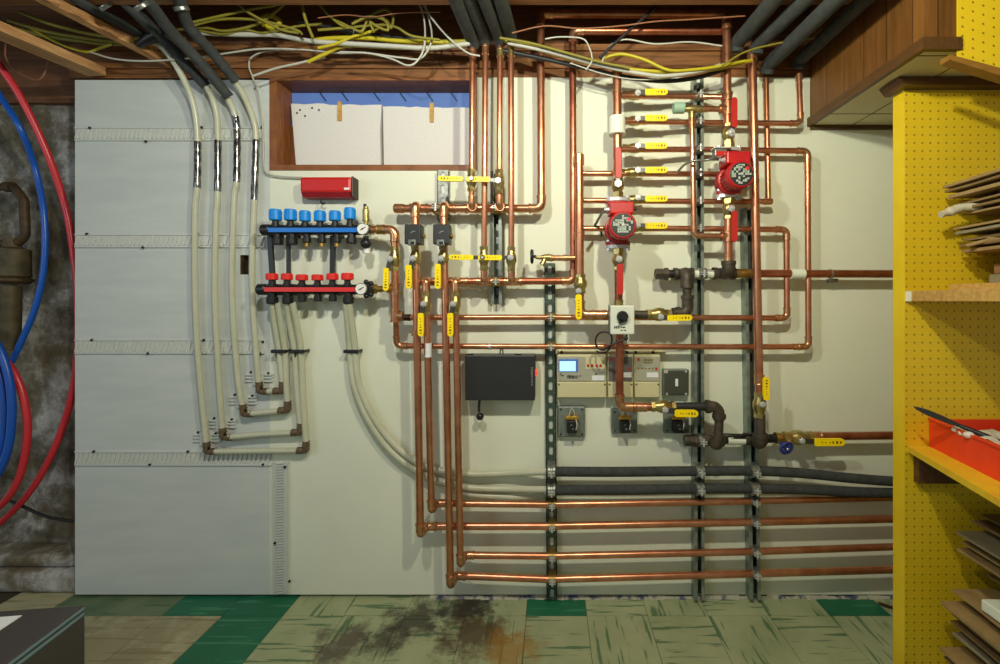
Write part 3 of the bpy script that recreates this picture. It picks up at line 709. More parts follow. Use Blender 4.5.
# ================================================================= STRUTS
def strut(label, xt, yt, xb, yb_, wpx, depth, m, slotted, group=None):
    """steel channel from (xt,yt) to (xb,yb_) pixels; front face at y=-depth"""
    yf = -depth; a = P(xt, yt, yf); b = P(xb, yb_, yf); b.z = max(b.z, .004); w = wpx * S(yf) / 2; L = a.z - b.z
    t = thing('steel_strut', (b.x, 0, b.z), label, 'strut', group)
    sh = lambda z: a.x + (b.x - a.x) * (a.z - z) / L
    mb = MB()
    for sg in (-1, 1):
        vs = []
        for z in (b.z, a.z):
            x = sh(z)
            for xx in (x + sg * w, x + sg * (w - .0028)):
                for yy in (yf, -.0006): vs.append((xx, yy, z))
        mb.add(vs, [(0, 1, 3, 2), (4, 6, 7, 5), (0, 4, 5, 1), (2, 3, 7, 6), (0, 2, 6, 4), (1, 5, 7, 3)])
    if slotted:
        mb.build('side_flange', m, t)
        pl = MB(); pitch = .0508; n = max(1, round(L / pitch)); pitch = L / n; sw, sh_ = .0080, .0165
        ang = [2 * math.pi * k / 24 for k in range(24)]
        for i in range(n):
            zc = b.z + pitch * (i + .5); xc = sh(zc); hw, hh = w, pitch / 2; inn, out = [], []
            for A_ in ang:
                c_, s_ = math.cos(A_), math.sin(A_)
                zi = s_ * sw + (1 if s_ > .01 else -1 if s_ < -.01 else 0) * (sh_ - sw)
                inn.append((xc + c_ * sw, zc + zi))
                k = min(hw / abs(c_) if abs(c_) > 1e-6 else 1e9, hh / abs(s_) if abs(s_) > 1e-6 else 1e9)
                out.append((xc + c_ * k, zc + s_ * k))
            N = 24; v = [(x, yf, z) for x, z in inn] + [(x, yf, z) for x, z in out] + [(x, yf + .0025, z) for x, z in inn]
            pl.add(v, [(k, (k + 1) % N, N + (k + 1) % N, N + k) for k in range(N)] + [(k, 2 * N + k, 2 * N + (k + 1) % N, (k + 1) % N) for k in range(N)])
        pl.build('slotted_face', m, t)
        MB().add([(sh(b.z) - w + .003, yf + .0045, b.z + .002), (sh(b.z) + w - .003, yf + .0045, b.z + .002), (sh(a.z) + w - .003, yf + .0045, a.z - .002), (sh(a.z) - w + .003, yf + .0045, a.z - .002)], [(0, 1, 2, 3)]).build('back_or_added_strip', 'zinc', t)  # pale strip added close behind the slots so they show bright
    else:
        for sg in (-1, 1):
            vs = []
            for z in (b.z, a.z):
                x = sh(z)
                for xx in (x + sg * w, x + sg * (w - .0120)):
                    for yy in (yf - .0022, yf): vs.append((xx, yy, z))
            mb.add(vs, [(0, 1, 3, 2), (4, 6, 7, 5), (0, 4, 5, 1), (2, 3, 7, 6), (0, 2, 6, 4), (1, 5, 7, 3)])
            # rolled lip going back into the channel
            vs = []
            for z in (b.z, a.z):
                x = sh(z)
                for xx in (x + sg * (w - .0100), x + sg * (w - .0120)):
                    for yy in (yf, yf + .007): vs.append((xx, yy, z))
            mb.add(vs, [(0, 1, 3, 2), (4, 6, 7, 5), (0, 4, 5, 1), (2, 3, 7, 6), (0, 2, 6, 4), (1, 5, 7, 3)])
        mb.build('channel', m, t)
        bk = MB(); z0, z1 = b.z, a.z
        bk.add([(sh(z0) - w + .003, -.003, z0), (sh(z0) + w - .003, -.003, z0), (sh(z1) + w - .003, -.003, z1), (sh(z1) - w + .003, -.003, z1)], [(0, 1, 2, 3)])
        z = b.z + .05
        while z < a.z - .03:
            bk.prism([(sh(z) - .006, z - .013), (sh(z) + .006, z - .013), (sh(z) + .006, z + .013), (sh(z) - .006, z + .013)], -.0036, -.0029, 1); z += .0508
        bk.build('back_or_added_strip', ['dull_grey', 'galv'], t)
    return t
strut('short bright steel strut behind the left end of the upper copper header', 443, 170, 443, 221, 11.5, .030, 'galv', True)
strut('short dark steel strut behind the two copper headers, under the window corner', 496, 171, 496.5, 304, 11, .040, 'strut_grey', False)
strut('green slotted steel strut between the black box and the beige controllers', 549.7, 263, 552, 600, 10.8, .020, 'strut_green', True)
strut('tall grey steel strut behind the six yellow-handled pipe rows', 698.5, 78, 699.5, 600, 10, .040, 'strut_grey', False)
strut('grey steel strut right behind the thick copper pipe beside the lower black tees', 749, 208, 755.5, 600, 10.5, .040, 'strut_grey', False)
YP = -.057       # centre of pipes clamped on the struts
YV = -.122       # front layer of verticals
YM = -.112       # pumps, manifold

# ================================================================= COPPER PIPES
X_ = Vector((1, 0, 0)); Zv = Vector((0, 0, 1)); Yf = Vector((0, -1, 0))
def header(label, x0, x1, py, y, w, drops, rest=(), start_cap=True, **k):
    a = P(x0, py, y); pts = [a] + [P(*p) for p in rest]
    tees = []
    for xd, yd in drops:
        q = P(xd, py, yd); tees.append((Vector((q.x, y, a.z)), X_, Yf, abs(yd - y) * .8))
    return pipe(label, pts, w, tees=tees, caps=[(a, -X_)] if start_cap else [], **k)
YH = -.068
# verticals hanging from the two headers
V1x, V3x, V2x, V4x = 415, 443.5, 426, 455.5
zA, zB = P(0, 208.5, YH).z, P(0, 281.5, YH).z
hdrops_up = [(472, YV), (499, YV)]
header('upper copper header with closed left end, turning up beside the window corner', 396, 0, 208.5, YH, 8, [(V1x, YV), (V3x, YV), (471.5, YV), (499.5, YV)], rest=[(541.5, 208.5, YH), (540.5, 14, YH), (724, 14.5, YH)], m='copper', group=None)
header('lower copper header, turning up behind the thick capped vertical pipe', 420, 0, 281.5, YH, 7.2, [(V2x, YV), (V4x, YV), (484, YV), (512, YV)], rest=[(573.5, 281, YH), (572.5, 31, YH), (723.5, 31, YH)], m='copper_old')
def drop_from(header_z, vx, vy_list, back_end):
    pass
def vert(label, vx0, hz, bottoms, w, tail, **k):
    """pipe leaving a header forward, falling in the front layer, turning back to the strut layer and running right"""
    p = P(vx0, 300, YV); top = Vector((p.x, YH - .02, hz)); f = Vector((p.x, YV, hz))
    bx, by = bottoms; b = P(bx, by, YV); back = at(b, YP)
    return pipe(label, [top, f, b, back] + [P(*t, YP) for t in tail], w, **k)
GV = 'copper pipes dropping from the headers to the floor runs'
vert('leftmost long copper drop, running on as the third pipe above the floor', V1x, zA, (420.3, 535), 7.4, [(550, 526), (754, 522), (930, 518)], cps=[(P(416, 333, YV), Zv, .02)], group=GV)
vert('second long copper drop, bearing a white sticker, feeding the highest floor-level pipe', V2x, zB, (431.5, 511), 6.8, [(550, 504.5), (754, 501), (930, 496.5)], group=GV)
vert('third long copper drop, feeding the lowest pipe just above the floor', V3x, zA, (450.5, 586), 7.2, [(550, 579), (754, 573.5), (930, 568.5)], group=GV)
vert('rightmost long copper drop, feeding the second lowest floor-level pipe', V4x, zB, (460.5, 565), 6.8, [(550, 556), (754, 551.5), (930, 545.5)], group=GV)
st = P(428, 350, YV); rr = 6.8 / 2 * S(YV)
tag(MB().lathe(st + Vector((0, 0, -.026)), (0, 0, 1), [(0, rr + .0008), (.052, rr + .0008)], 14).build('pipe_sticker', 'paper'), 'narrow white sticker round the second long copper drop', 'sticker')
# four ceiling risers
GR = 'copper risers from the black foam tubes to the headers'
pipe('leftmost of four copper risers in front of the window corner', [P(472.6, 48, YV), Vector((P(471.6, 200, YV).x, YV, zA)), Vector((P(471.6, 200, YV).x, YH - .02, zA))], 6, group=GR, cps=[(P(472.6, 54, YV), Zv, .03)])
pipe('second of four copper risers at the window corner, crossing over the upper header', [P(485.5, 44, YV), Vector((P(484, 270, YV).x, YV, zB)), Vector((P(484, 270, YV).x, YH - .02, zB))], 6, group=GR, cps=[(P(485.5, 50, YV), Zv, .03)])
pipe('third of four copper risers, ending on the upper header', [P(500, 46, YV), Vector((P(499.3, 200, YV).x, YV, zA)), Vector((P(499.3, 200, YV).x, YH - .02, zA))], 6, group=GR, cps=[(P(500, 53, YV), Zv, .03, 'brass')])
pipe('rightmost of four copper risers, crossing the upper header to the lower one', [P(511, 44, YV), Vector((P(511.5, 270, YV).x, YV, zB)), Vector((P(511.5, 270, YV).x, YH - .02, zB))], 6, group=GR, cps=[(P(511, 52, YV), Zv, .03, 'brass')])

# boiler-side vertical at the left with two outlets
Y0 = -.095
v0 = [P(372, 229.5, Y0), P(395, 229.5, Y0), P(395.2, 317, Y0)]
pipe('thick copper elbow pipe beside the manifolds, holding a yellow-handled valve', v0, 8, fit='copper_fit', tees=[(P(395.3, 289, Y0), Zv, -X_, .028), (P(395.3, 316, Y0), Zv, X_, .03)], cps=[(P(381, 229.5, Y0), X_, .03, 'brass_dull', 1.2)])
yA = -.062
hx0 = P(397, 317.5, yA)
pipe('long copper pipe mid-wall, turning up at the right into the lowest valve row', [hx0, P(550, 317.3, YP), P(700, 317.6, YP), P(787, 318, YP), P(786.5, 229.5, YP), P(668, 228.5, YP), P(583, 228.5, YP)], 5.8, cps=[(P(405, 317.5, yA), X_, .045, 'tee_dark'), (P(778, 318, YP), X_, .022)], Rk=2.2)
pipe('long copper pipe above the black box, rising far right into the third valve row', [P(395.8, 318, Y0 + .012), P(396.8, 346, YP), P(550, 346.5, YP), P(700, 346.8, YP), P(808.5, 346.8, YP), P(807.5, 151, YP), P(700, 149.5, YP), P(621, 149.5, YM + .005)], 5.8, cps=[(P(490, 346.4, YP), X_, .008, 'steel'), (P(796, 346.8, YP), X_, .02)], Rk=2.2)
GRW = 'copper valve rows across the tall grey strut'
pipe('topmost valve row pipe, ending at the right riser with a red handle', [P(621, 95.5, YM + .005), P(699, 96.5, YP), P(727, 97, YM + .005)], 5.6, group=GRW)
pipe('second valve row pipe from the top, turning up into the foam tube at far right', [P(621, 121, YM + .005), P(699, 122.5, YP), P(800.5, 123.5, YP), P(799, 74, YP)], 5.6, group=GRW, Rk=2.2, cps=[(P(799, 78, YP), Zv, .02)])
pipe('fourth valve row pipe, ending behind the right red pump', [P(583, 173.5, YP - .008), P(699, 174, YP), P(748, 174.5, YP)], 5.6, group=GRW)
pipe('fifth valve row pipe, ending in a capped elbow below a thin riser', [P(583, 200.5, YP - .008), P(699, 201.5, YP), P(772, 201.5, YP)], 5.6, group=GRW, caps=[(P(770, 201.5, YP), X_)], cps=[(P(757, 201.5, YP), X_, .02)])
pipe('thin copper riser behind the valve rows, from ceiling foam to the fifth row', [P(766, 79, -.030), P(768.3, 198.5, -.030)], 5.4, cps=[(P(766, 82, -.03), Zv, .02)])
# thick capped manifold, drain tee, elbow to mixing valve
pipe('thick capped vertical copper pipe feeding the lower valve rows, left of the red pump', [P(579, 155, YM + .022), P(580, 315, YM + .008), P(613, 315, YM)], 8.8, caps=[(P(579, 156, YM + .022), Zv)], tees=[], cps=[(P(579.6, 236, YM + .018), Zv, .03), (P(600, 315, YM), X_, .05), (P(578.9, 160, YM + .022), Zv, .024)])
# pump lines
pipe('thick copper pipe above the left red pump, wrapped with a white collar', [P(617, 70, YM), P(617.5, 182, YM)], 9, cps=[(P(617, 92, YM), Zv, .010, 'copper_fit', 1.06), (P(617, 73, YM), Zv, .03)])
pipe('copper pipe below the left red pump, down to the grey control box', [P(618.5, 258, YM), P(618.6, 308, YM)], 8.2, m='copper_old', cps=[(P(618.6, 303, YM), Zv, .022, 'brass')])
pipe('copper pipe below the grey control box, turning right to the black iron pipe', [P(619.6, 330, YM), P(619.6, 407, YM), P(656, 407, YM)], 8, m='copper_old', cps=[(P(640, 407, YM), X_, .05)])
wc = P(617, 125.5, YM)
tag(MB().lathe(wc + Vector((0, 0, -.037)), Zv, [(0, .030), (.002, .033), (.008, .033), (.010, .031), (.066, .031), (.068, .030)], 20).build('pipe_collar', 'white_pl'), 'white plastic collar round the thick copper pipe above the left pump', 'collar')
pipe('thick copper riser above the right red pump, joined by the ceiling pipes', [P(726.5, 20, YM), P(727.8, 140, YM)], 8, cps=[(P(726.5, 24, YM), Zv, .035)], tees=[(P(727.6, 97, YM), Zv, -X_, .02), (P(727.7, 109, YM), Zv, -X_, .03)])
pipe('copper pipe below the right red pump, ending in the black iron tee', [P(728.4, 205, YM), P(728.6, 268, YM)], 8, cps=[(P(728.6, 259, YM), Zv, .03)], tees=[(P(728.5, 236, YM), Zv, -X_, .028)])
pipe('slim copper bypass pipe left of the right red pump', [P(691.8, 112, YM), P(694, 236, YM), P(727, 236, YM)], 5.2, cps=[(P(691.8, 124, YM), Zv, .024), (P(691.8, 116, YM), Zv, .018, 'brass', 1.35)], Rk=2.2)
pipe('thickest copper riser, in front of the right strut, down to a yellow-handled valve', [P(752, 50, YM), P(759.5, 396, YM)], 8.2, cps=[(P(752, 56, YM), Zv, .03), (P(759.2, 380, YM), Zv, .04)])
pipe('horizontal copper pipe running right from the upper black iron tee', [P(734, 273.5, -.062), P(930, 274, -.062)], 8, m='copper_old', cps=[(P(745, 273.5, -.062), X_, .07, 'brass_dull')])
wcp = P(797, 274, -.062)
tag(MB().lathe(wcp - X_ * .026, X_, [(0, .020), (.052, .020)], 18).build('pipe_collar', 'white_pl'), 'white band round the horizontal copper pipe near the far right riser', 'collar')
hk = P(836, 279, -.045)
tag(MB().lathe(P(830.5, 274, -.062) - X_ * .003, X_, [(0, .019), (.006, .019)], 14).box(hk.x - .01, hk.x + .008, -.046, -.002, hk.z - .012, hk.z + .002).build('pipe_hanger', 'galv'), 'small hook hanging the copper pipe left of the yellow shelving', 'hanger')
pipe('horizontal copper pipe running right behind the blue-wheeled tap', [P(806, 436.5, -.062), P(930, 435, -.062)], 8, m='copper_old', cps=[(P(816, 436.3, -.062), X_, .04)])
# drain tap on the thick manifold
dt = P(553, 258, YM + .02)
tp_ = thing('drain_tap', P(542, 264, YM), 'brass hose tap with a black handwheel left of the thick capped pipe', 'tap')
MB().lathe(P(575, 258, YM + .02), -X_, [(0, .011), (.03, .011), (.03, .013), (.042, .013), (.042, .011), (.085, .011), (.085, .0135), (.095, .0135)], 14).build('inlet_pipe', 'copper_fit', tp_)
b = MB(); c0 = P(545, 257.5, YM + .02); b.lathe(c0 + X_ * .03, -X_, [(0, .010), (.012, .014), (.03, .013), (.045, .008), (.065, .006)], 14, True)
b.sweep([c0, c0 + Vector((-.006, -.004, -.018)), c0 + Vector((-.012, -.006, -.028))], [.009, .0095, .011], 12); b.build('body', 'brass', tp_)
hw = MB(); hc = P(532, 256.5, YM + .02)
hw.sweep([hc + Vector((0, math.cos(a) * .022, math.sin(a) * .022)) for a in [2 * math.pi * k / 18 for k in range(19)]], .006, 8, False)
for k in range(3):
    a = math.pi * k / 3; hw.cyl(hc + Vector((0, math.cos(a) * .02, math.sin(a) * .02)), hc - Vector((0, math.cos(a) * .02, math.sin(a) * .02)), .004, 8)
hw.cyl(hc - X_ * .006, hc + X_ * .016, .006, 8); hw.build('handwheel', 'black', tp_)
# capped hose tap feeding the bypass
ct = thing('drain_tap', P(688, 112, YM), 'brass tap with a pale green cap on the slim bypass pipe', 'tap')
MB().lathe(P(724, 109, YM), -X_, [(0, .0105), (.06, .0105), (.06, .012), (.09, .012)], 14).build('inlet_pipe', 'copper_fit', ct)
b = MB().lathe(P(703, 109, YM), -X_, [(0, .011), (.012, .015), (.03, .013), (.045, .016), (.06, .012), (.075, .012)], 14, True); b.cyl(P(691.8, 109, YM), P(691.8, 118, YM), .011, 8); b.build('body', 'brass', ct)
MB().lathe(P(684, 108, YM), -X_, [(0, .0195), (.004, .0205), (.036, .0205), (.040, .019)], 18).build('cap', 'cap_green', ct)

# ================================================================= BLACK IRON
YI = -.064
def iron_body(mb, o, ax, ln, r): mb.lathe(o - ax * ln / 2, ax, [(0, r * 1.12), (ln * .18, r * 1.12), (ln * .2, r), (ln * .8, r), (ln * .82, r * 1.12), (ln, r * 1.12)], 16)
up_ = thing('iron_pipe', P(690, 282, YI), 'upper black iron pipe assembly with capped left end and elbow', 'pipe')
MB().sweep([P(664, 274, YI), P(735, 273.5, YI)], .0165, 14).build('tube', 'black', up_)
MB().lathe(P(668, 274, YI), -X_, [(0, .024), (.014, .024), (.014, .021), (.046, .021), (.05, .019)], 8).build('end_cap', 'iron', up_)
e = MB(); z_ = P(687, 274, YI); q = P(687, 276, YM); e.sweep(fillet([Vector((q.x, YI, z_.z)), Vector((q.x, YM, z_.z)), Vector((q.x, YM, z_.z - .055))], .022), .024, 16); iron_body(e, Vector((q.x, YI, z_.z)), X_, .075, .0215); e.build('elbow', 'iron', up_)
MB().sweep([Vector((q.x, YM, z_.z - .04)), P(687.5, 308, YM)], .0165, 14).build('tube', 'iron', up_)
e = MB(); e.sweep(fillet([P(687.5, 299, YM), P(687.5, 313, YM), P(672, 313.5, YM)], .024), .0215, 16)
e.lathe(P(687.5, 299, YM), Zv, [(0, .025), (.014, .025)], 16); e.lathe(P(676, 313.5, YM), X_, [(0, .025), (.014, .025)], 16); e.build('elbow', 'iron', up_)
MB().lathe(P(692, 274, YI), X_, [(0, .0172), (P(714, 0, YI).x - P(692, 0, YI).x, .0172)], 16).build('white_tape', 'white_pl', up_)
q2 = P(728.6, 274, YM); e = MB(); zz_ = P(0, 273.5, YI).z; iron_body(e, Vector((q2.x, YI, zz_)), X_, .085, .0215)
e.sweep(fillet([Vector((q2.x, YI, zz_)), Vector((q2.x, YM, zz_)), Vector((q2.x, YM, zz_ + .04))], .022), .024, 16); e.lathe(Vector((q2.x, YM, zz_ + .03)), Zv, [(0, .027), (.014, .027)], 16); e.build('tee', 'iron', up_)
ni = tag(MB().sweep([P(634, 314.5, YM), P(650, 314.5, YM)], .0155, 14).build('pipe_nipple', 'iron'), 'short black nipple between the grey control box and the brass valve', 'pipe')
lo_ = thing('iron_pipe', P(722, 452, YI), 'lower black iron pipe assembly with capped left end and two upright tees', 'pipe')
MB().sweep([P(694, 440.5, YI), P(788, 438, YI)], .0165, 14).build('tube', 'black', lo_)
MB().lathe(P(697, 440.5, YI), -X_, [(0, .025), (.016, .025), (.016, .022), (.046, .022), (.05, .019)], 8).build('end_cap', 'iron', lo_)
for xp in (717.5, 760.5):
    q = P(xp, 440, YM); zc = P(0, 440 if xp < 740 else 439, YI).z; e = MB(); iron_body(e, Vector((q.x, YI, zc)), X_, .08, .0215)
    e.sweep(fillet([Vector((q.x, YI, zc)), Vector((q.x, YM, zc - .006)), Vector((q.x, YM, zc + .035))], .022), .0235, 16); e.lathe(Vector((q.x, YM, zc + .022)), Zv, [(0, .027), (.014, .027)], 16)
    e.build('tee', 'iron', lo_)
MB().sweep([P(760.5, 414, YM), P(760.5, 440, YM)], .0175, 14).build('tube', 'iron', lo_)
MB().sweep([P(718.5, 438, YM), P(719.3, 414, YM)], .0165, 14).build('tube', 'iron', lo_)
e = MB(); e.sweep(fillet([P(705, 406.5, YM), P(718.5, 406.5, YM), P(719, 420, YM)], .028), .021, 16); e.lathe(P(706, 406.5, YM), X_, [(0, .025), (.015, .025)], 16); e.lathe(P(719, 414, YM), -Zv, [(0, .025), (.016, .025)], 16); e.build('elbow', 'iron', lo_)
MB().sweep([P(670, 406.5, YM), P(708, 406.5, YM)], .0155, 14).build('tube', 'charcoal', lo_)
MB().lathe(P(727, 440, YI), X_, [(0, .0175), (P(745, 0, YI).x - P(727, 0, YI).x, .0175)], 16).build('white_tape', 'white_pl', lo_)
tag(MB().sweep(smooth_path([P(724, 434, YI - .02), P(738, 434.5, YI - .02), P(756, 434.5, YI - .02)]), .003, 8).build('wire', 'black'), 'thin black rod lying along the top of the lower iron pipe', 'wire')
# blue wheel tap
bt = thing('drain_tap', P(786, 452, YI - .05), 'small tap with a blue handwheel on the lower iron pipe', 'tap')
b = MB(); c0 = P(783, 438, YI); iron_body(b, c0, X_, .06, .0195); b.sweep([c0, c0 + Vector((.002, -.02, .012)), c0 + Vector((.008, -.045, -.016))], [.012, .013, .011], 12); b.build('body', 'brass_dull', bt)
b = MB(); hc = P(786.5, 448, YI - .07); ax = Vector((.15, -1, -.3)).normalized(); u = ax.cross(X_).normalized(); v_ = ax.cross(u)
b.sweep([hc + u * (math.cos(a) * .022) + v_ * (math.sin(a) * .022) for a in [2 * math.pi * k / 20 for k in range(21)]], .0055, 8, False)
for k in range(5):
    a = 2 * math.pi * k / 5; b.cyl(hc, hc + (u * math.cos(a) + v_ * math.sin(a)) * .021, .0045, 8)
b.cyl(hc + ax * .006, hc - ax * .03, .007, 8); b.build('handwheel', 'blue_wheel', bt)
MB().ball(hc + ax * .007, .0045, 8).build('screw', 'steel', bt)

# ================================================================= VALVES
GY = 'yellow-handled ball valves'
valve('yellow-handled ball valve right of the manifold gauges, on the thick copper elbow pipe', (395, 259, Y0), 'v', 4.4, 24, (390, 259), (386.5, 268), (386, 291), 5.6, group=GY)
valve('yellow-handled ball valve under the left black actuator', (415.5, 258, YV), 'v', 4, 24, (412.8, 258.5), (409, 265), (409, 289), 5.8, group=GY)
valve('yellow-handled ball valve under the right black actuator', (443.5, 258, YV), 'v', 4, 24, (441, 258.5), (438, 264), (438, 289), 5.8, group=GY)
valve('lower yellow-handled ball valve hanging from the lower header, left of the pair', (426, 304, YV), 'v', 4, 24, (423.5, 304), (421, 313), (421, 336.5), 5.8, group=GY)
valve('lower yellow-handled ball valve hanging from the lower header, right of the pair', (455.5, 304, YV), 'v', 4, 24, (453, 304), (450.5, 313), (450.5, 336.5), 5.8, group=GY)
valve('upper left yellow-handled valve under the window, handle pointing left on the leftmost riser', (471.5, 180.5, YV), 'v', 3.9, 22, (471.5, 179), (463, 179.2), (438, 178.6), 5, group=GY)
valve('upper right yellow-handled valve under the window corner, on the third riser', (499.3, 182, YV), 'v', 3.9, 24, (498, 180.5), (490.5, 179.6), (466, 179.2), 5, group=GY)
valve('yellow-handled valve on the second riser between the headers, handle pointing left', (484, 258.5, YV), 'v', 3.9, 24, (482.5, 257.5), (473.5, 257.6), (449, 257), 5, group=GY)
valve('yellow-handled valve on the rightmost riser between the headers, handle pointing left', (511.3, 259, YV), 'v', 3.9, 24, (510.5, 257.5), (502, 257.8), (478, 257.4), 5, group=GY)
for i, (yy, hy) in enumerate(((95.3, 92.3), (121, 118.2), (148.3, 146), (172.8, 170.2), (200, 198.8), (227.8, 225.8))):
    lab = ('topmost', 'second from the top', 'third from the top', 'fourth from the top', 'fifth from the top', 'lowest')[i]
    yv = YP - (.028 if i < 3 else .003)
    valve(f'{lab} of the six yellow-handled valves beside the left pump', (633.5 + (1 if i < 3 else -1), yy, yv), 'h', 3.6, 24, (637.8, yy - 2.5), (645, hy), (667.5, hy), 6, group=GY)
valve('yellow-handled ball valve at the foot of the thick capped pipe', (580.5, 284, YM + .008), 'v', 5, 19, (578.6, 291), (578.6, 294.5), (578.6, 319.5), 6.2, group=GY)
valve('yellow-handled brass valve right of the grey control box', (659, 314.3, YM), 'h', 5, 24, (661, 317), (667, 318), (692, 317.6), 6, group=GY)
valve('yellow-handled brass valve below the beige controllers, on the elbowed copper pipe', (663, 406.5, YM), 'h', 4.8, 24, (665.5, 410), (674.5, 413), (698, 413.5), 7, group=GY)
valve('yellow-handled brass valve at the foot of the thickest copper riser, handle pointing up', (759.5, 405, YM), 'v', 4.8, 25, (762.8, 404.5), (766, 400), (766, 377), 6, group=GY)
valve('yellow-handled brass valve right of the blue handwheel, handle pointing right', (798, 437.5, YI), 'h', 5.4, 28, (802, 441), (814, 442.2), (844.5, 442), 7.2, group=GY)
GRD = 'red-handled ball valves at the pumps'
valve('red-handled valve above the left pump', (617.8, 186, YM), 'v', 4.8, 20, (618, 183.5), (618.4, 178), (618.2, 147), 5.6, 'red', group=GRD, marks=False, nutk=1.25)
valve('red-handled valve below the left pump', (618.5, 260, YM), 'v', 4.8, 20, (619.2, 259), (620, 264), (620, 295), 6.4, 'red', group=GRD, marks=False, nutk=1.1)
valve('red-handled valve above the right pump, handle slightly bowed', (728.3, 134, YM), 'v', 4.6, 20, (731.3, 132.5), (734.2, 127.5), (734.2, 97.5), 5.4, 'red', group=GRD, marks=False, nutk=1.25)
valve('red-handled valve below the right pump', (728.4, 209, YM), 'v', 4.6, 20, (731.5, 208.5), (734.3, 211), (734.3, 242), 5.6, 'red', group=GRD, marks=False, nutk=1.1)

# ================================================================= PUMPS
def pump(label, cx, yt, yb, dz, sd):
    s = S(YM); T = P(cx, yt, YM); B = P(cx, yb, YM); X = T.x; zc = P(cx, (yt + yb) / 2 + dz, YM).z
    t = thing('circulator_pump', B, label, 'pump', 'red circulator pumps')
    def flange(z, d):
        mb = MB(); pl = []
        for k in range(24):
            a = 2 * math.pi * k / 24; pl.append((math.cos(a) * (.046 if abs(math.cos(a)) > .5 else .036), math.sin(a) * .026))
        for i in range(2): pass
        v = [(X + x, YM + y, z - .006) for x, y in pl] + [(X + x, YM + y, z + .006) for x, y in pl]; n = 24
        mb.add(v, [tuple(range(n - 1, -1, -1)), tuple(range(n, 2 * n))] + [(i, (i + 1) % n, (i + 1) % n + n, i + n) for i in range(n)])
        return mb
    flange(T.z + .002, 1).build('flange', 'steel', t); flange(T.z - .011, 1).build('flange', 'red_dark', t)
    flange(B.z + .011, 1).build('flange', 'red_dark', t); flange(B.z - .002, 1).build('flange', 'steel', t)
    for z in (T.z - .004, B.z + .004):
        for sx in (-1, 1):
            MB().cyl((X + sx * .036, YM - .004, z - .02), (X + sx * .036, YM - .004, z + .02), .0045, 8).lathe((X + sx * .036, YM - .004, z + .012), Zv, [(0, .009), (.008, .009)], 6).lathe((X + sx * .036, YM - .004, z - .020), Zv, [(0, .009), (.008, .009)], 6).build('bolt', 'steel', t)
    for z0, z1 in ((T.z + .004, T.z + .030), (B.z - .030, B.z - .004)):
        MB().lathe((X, YM, z0), Zv, [(0, .021), (z1 - z0, .021)], 6).build('union', 'brass', t)
    v = MB(); v.lathe((X, YM + .035, zc), Yf, [(0, .030), (.012, .046), (.035, .052), (.055, .050), (.062, .046)], 24, True)
    v.lathe((X, YM, B.z + .008), Zv, [(0, .024), (.03, .030), (T.z - B.z - .05, .030), (T.z - B.z - .018, .024)], 18, True); v.build('volute', 'red_dark', t)
    mt = MB(); y0 = YM - .024
    mt.lathe((X, y0, zc), Yf, [(0, .050), (.006, .053), (.012, .051), (.014, .045), (.055, .0435), (.060, .0485), (.064, .0495), (.084, .0485), (.090, .044), (.090, .039)], 28)
    for k in range(26):
        a = 2 * math.pi * k / 26
        if math.sin(a) > .6: continue
        c, s_ = math.cos(a), math.sin(a)
        mt.bar(Vector((X + c * .0455, y0 - .014, zc + s_ * .0455)), Vector((X + c * .0455, y0 - .058, zc + s_ * .0455)), .003, .005, out=(c, 0, s_))
    mt.build('motor', 'red', t)
    fp = MB().lathe((X, y0 - .082, zc), Yf, [(0, .041), (.0085, .041), (.009, .0395)], 28).build('name_plate', 'charcoal', t)
    fy = y0 - .0915; mk = MB(); r2 = random.Random(sd)
    for i in range(-4, 5):
        for j in range(-4, 5):
            x, z = i * .0078, j * .0078
            if x * x + z * z > .033 ** 2 or r2.random() < .42: continue
            mk.box(X + x - .0033, X + x + .0033, fy - .0006, fy + .0006, zc + z - .0033, zc + z + .0033 + (.004 if r2.random() < .3 else 0))
    mk.build('print', 'plate_print', fp)
    MB().lathe((X + .02, fy, zc + .020), Yf, [(0, .0065), (.0008, .0065)], 12).build('print', 'red_cap', fp)
    MB().lathe((X, fy, zc), Yf, [(0, .006), (.004, .006)], 6).build('screw', 'steel', fp)
    bx = MB().rbox(X - .042, X + .044, y0 - .068, y0 + .012, zc + .043, zc + .088, .006).rbox(X - .045, X + .047, y0 - .050, y0 - .006, zc + .078, zc + .091, .004)
    bx.build('terminal_box', 'red', t)
    MB().cyl((X + .042, y0 - .045, zc + .066), (X + .056, y0 - .045, zc + .066), .007, 10).build('plug', 'black', t)
    MB().lathe((X - .042, y0 - .045, zc + .062), -X_, [(0, .009), (.008, .009), (.008, .0065), (.018, .0065)], 10).build('conduit_connector', 'steel', t)
    return t, Vector((X - .058, y0 - .045, zc + .062))
pA, cA = pump('red circulator pump on the left, below the white pipe collar', 618, 200.5, 246.5, 6.5, 3)
pB, cB = pump('red circulator pump on the right, higher up beside the thickest copper riser', 728.5, 151, 196, 9, 5)
tag(MB().sweep(smooth_path([cA, cA + Vector((-.012, .005, -.014)), cA + Vector((-.026, .02, -.040)), cA + Vector((-.030, .05, -.050)), P(600, 228, -.05), P(602, 236, -.006)]), .0045, 8).build('flexible_conduit', 'dull_grey'), 'dark flexible cable leaving the left pump terminal box', 'cable')
tag(MB().sweep(smooth_path([cB + Vector((-.013, 0, .014)), P(707, 160, -.155), P(693, 161, -.15), P(684, 165, -.12), P(677, 173, -.08)]), .0048, 8).build('flexible_conduit', 'conduit'), 'flexible metal conduit running left from the right pump', 'cable')
gb = thing('junction_box', P(721, 158, -.14), 'small grey box with a reddish label beside the right pump', 'box')
a, c = P(715, 148.5, -.155), P(727.5, 158, -.155)
MB().rbox(a.x, c.x, -.155, -.122, c.z, a.z, .003).build('body', 'galv', gb)
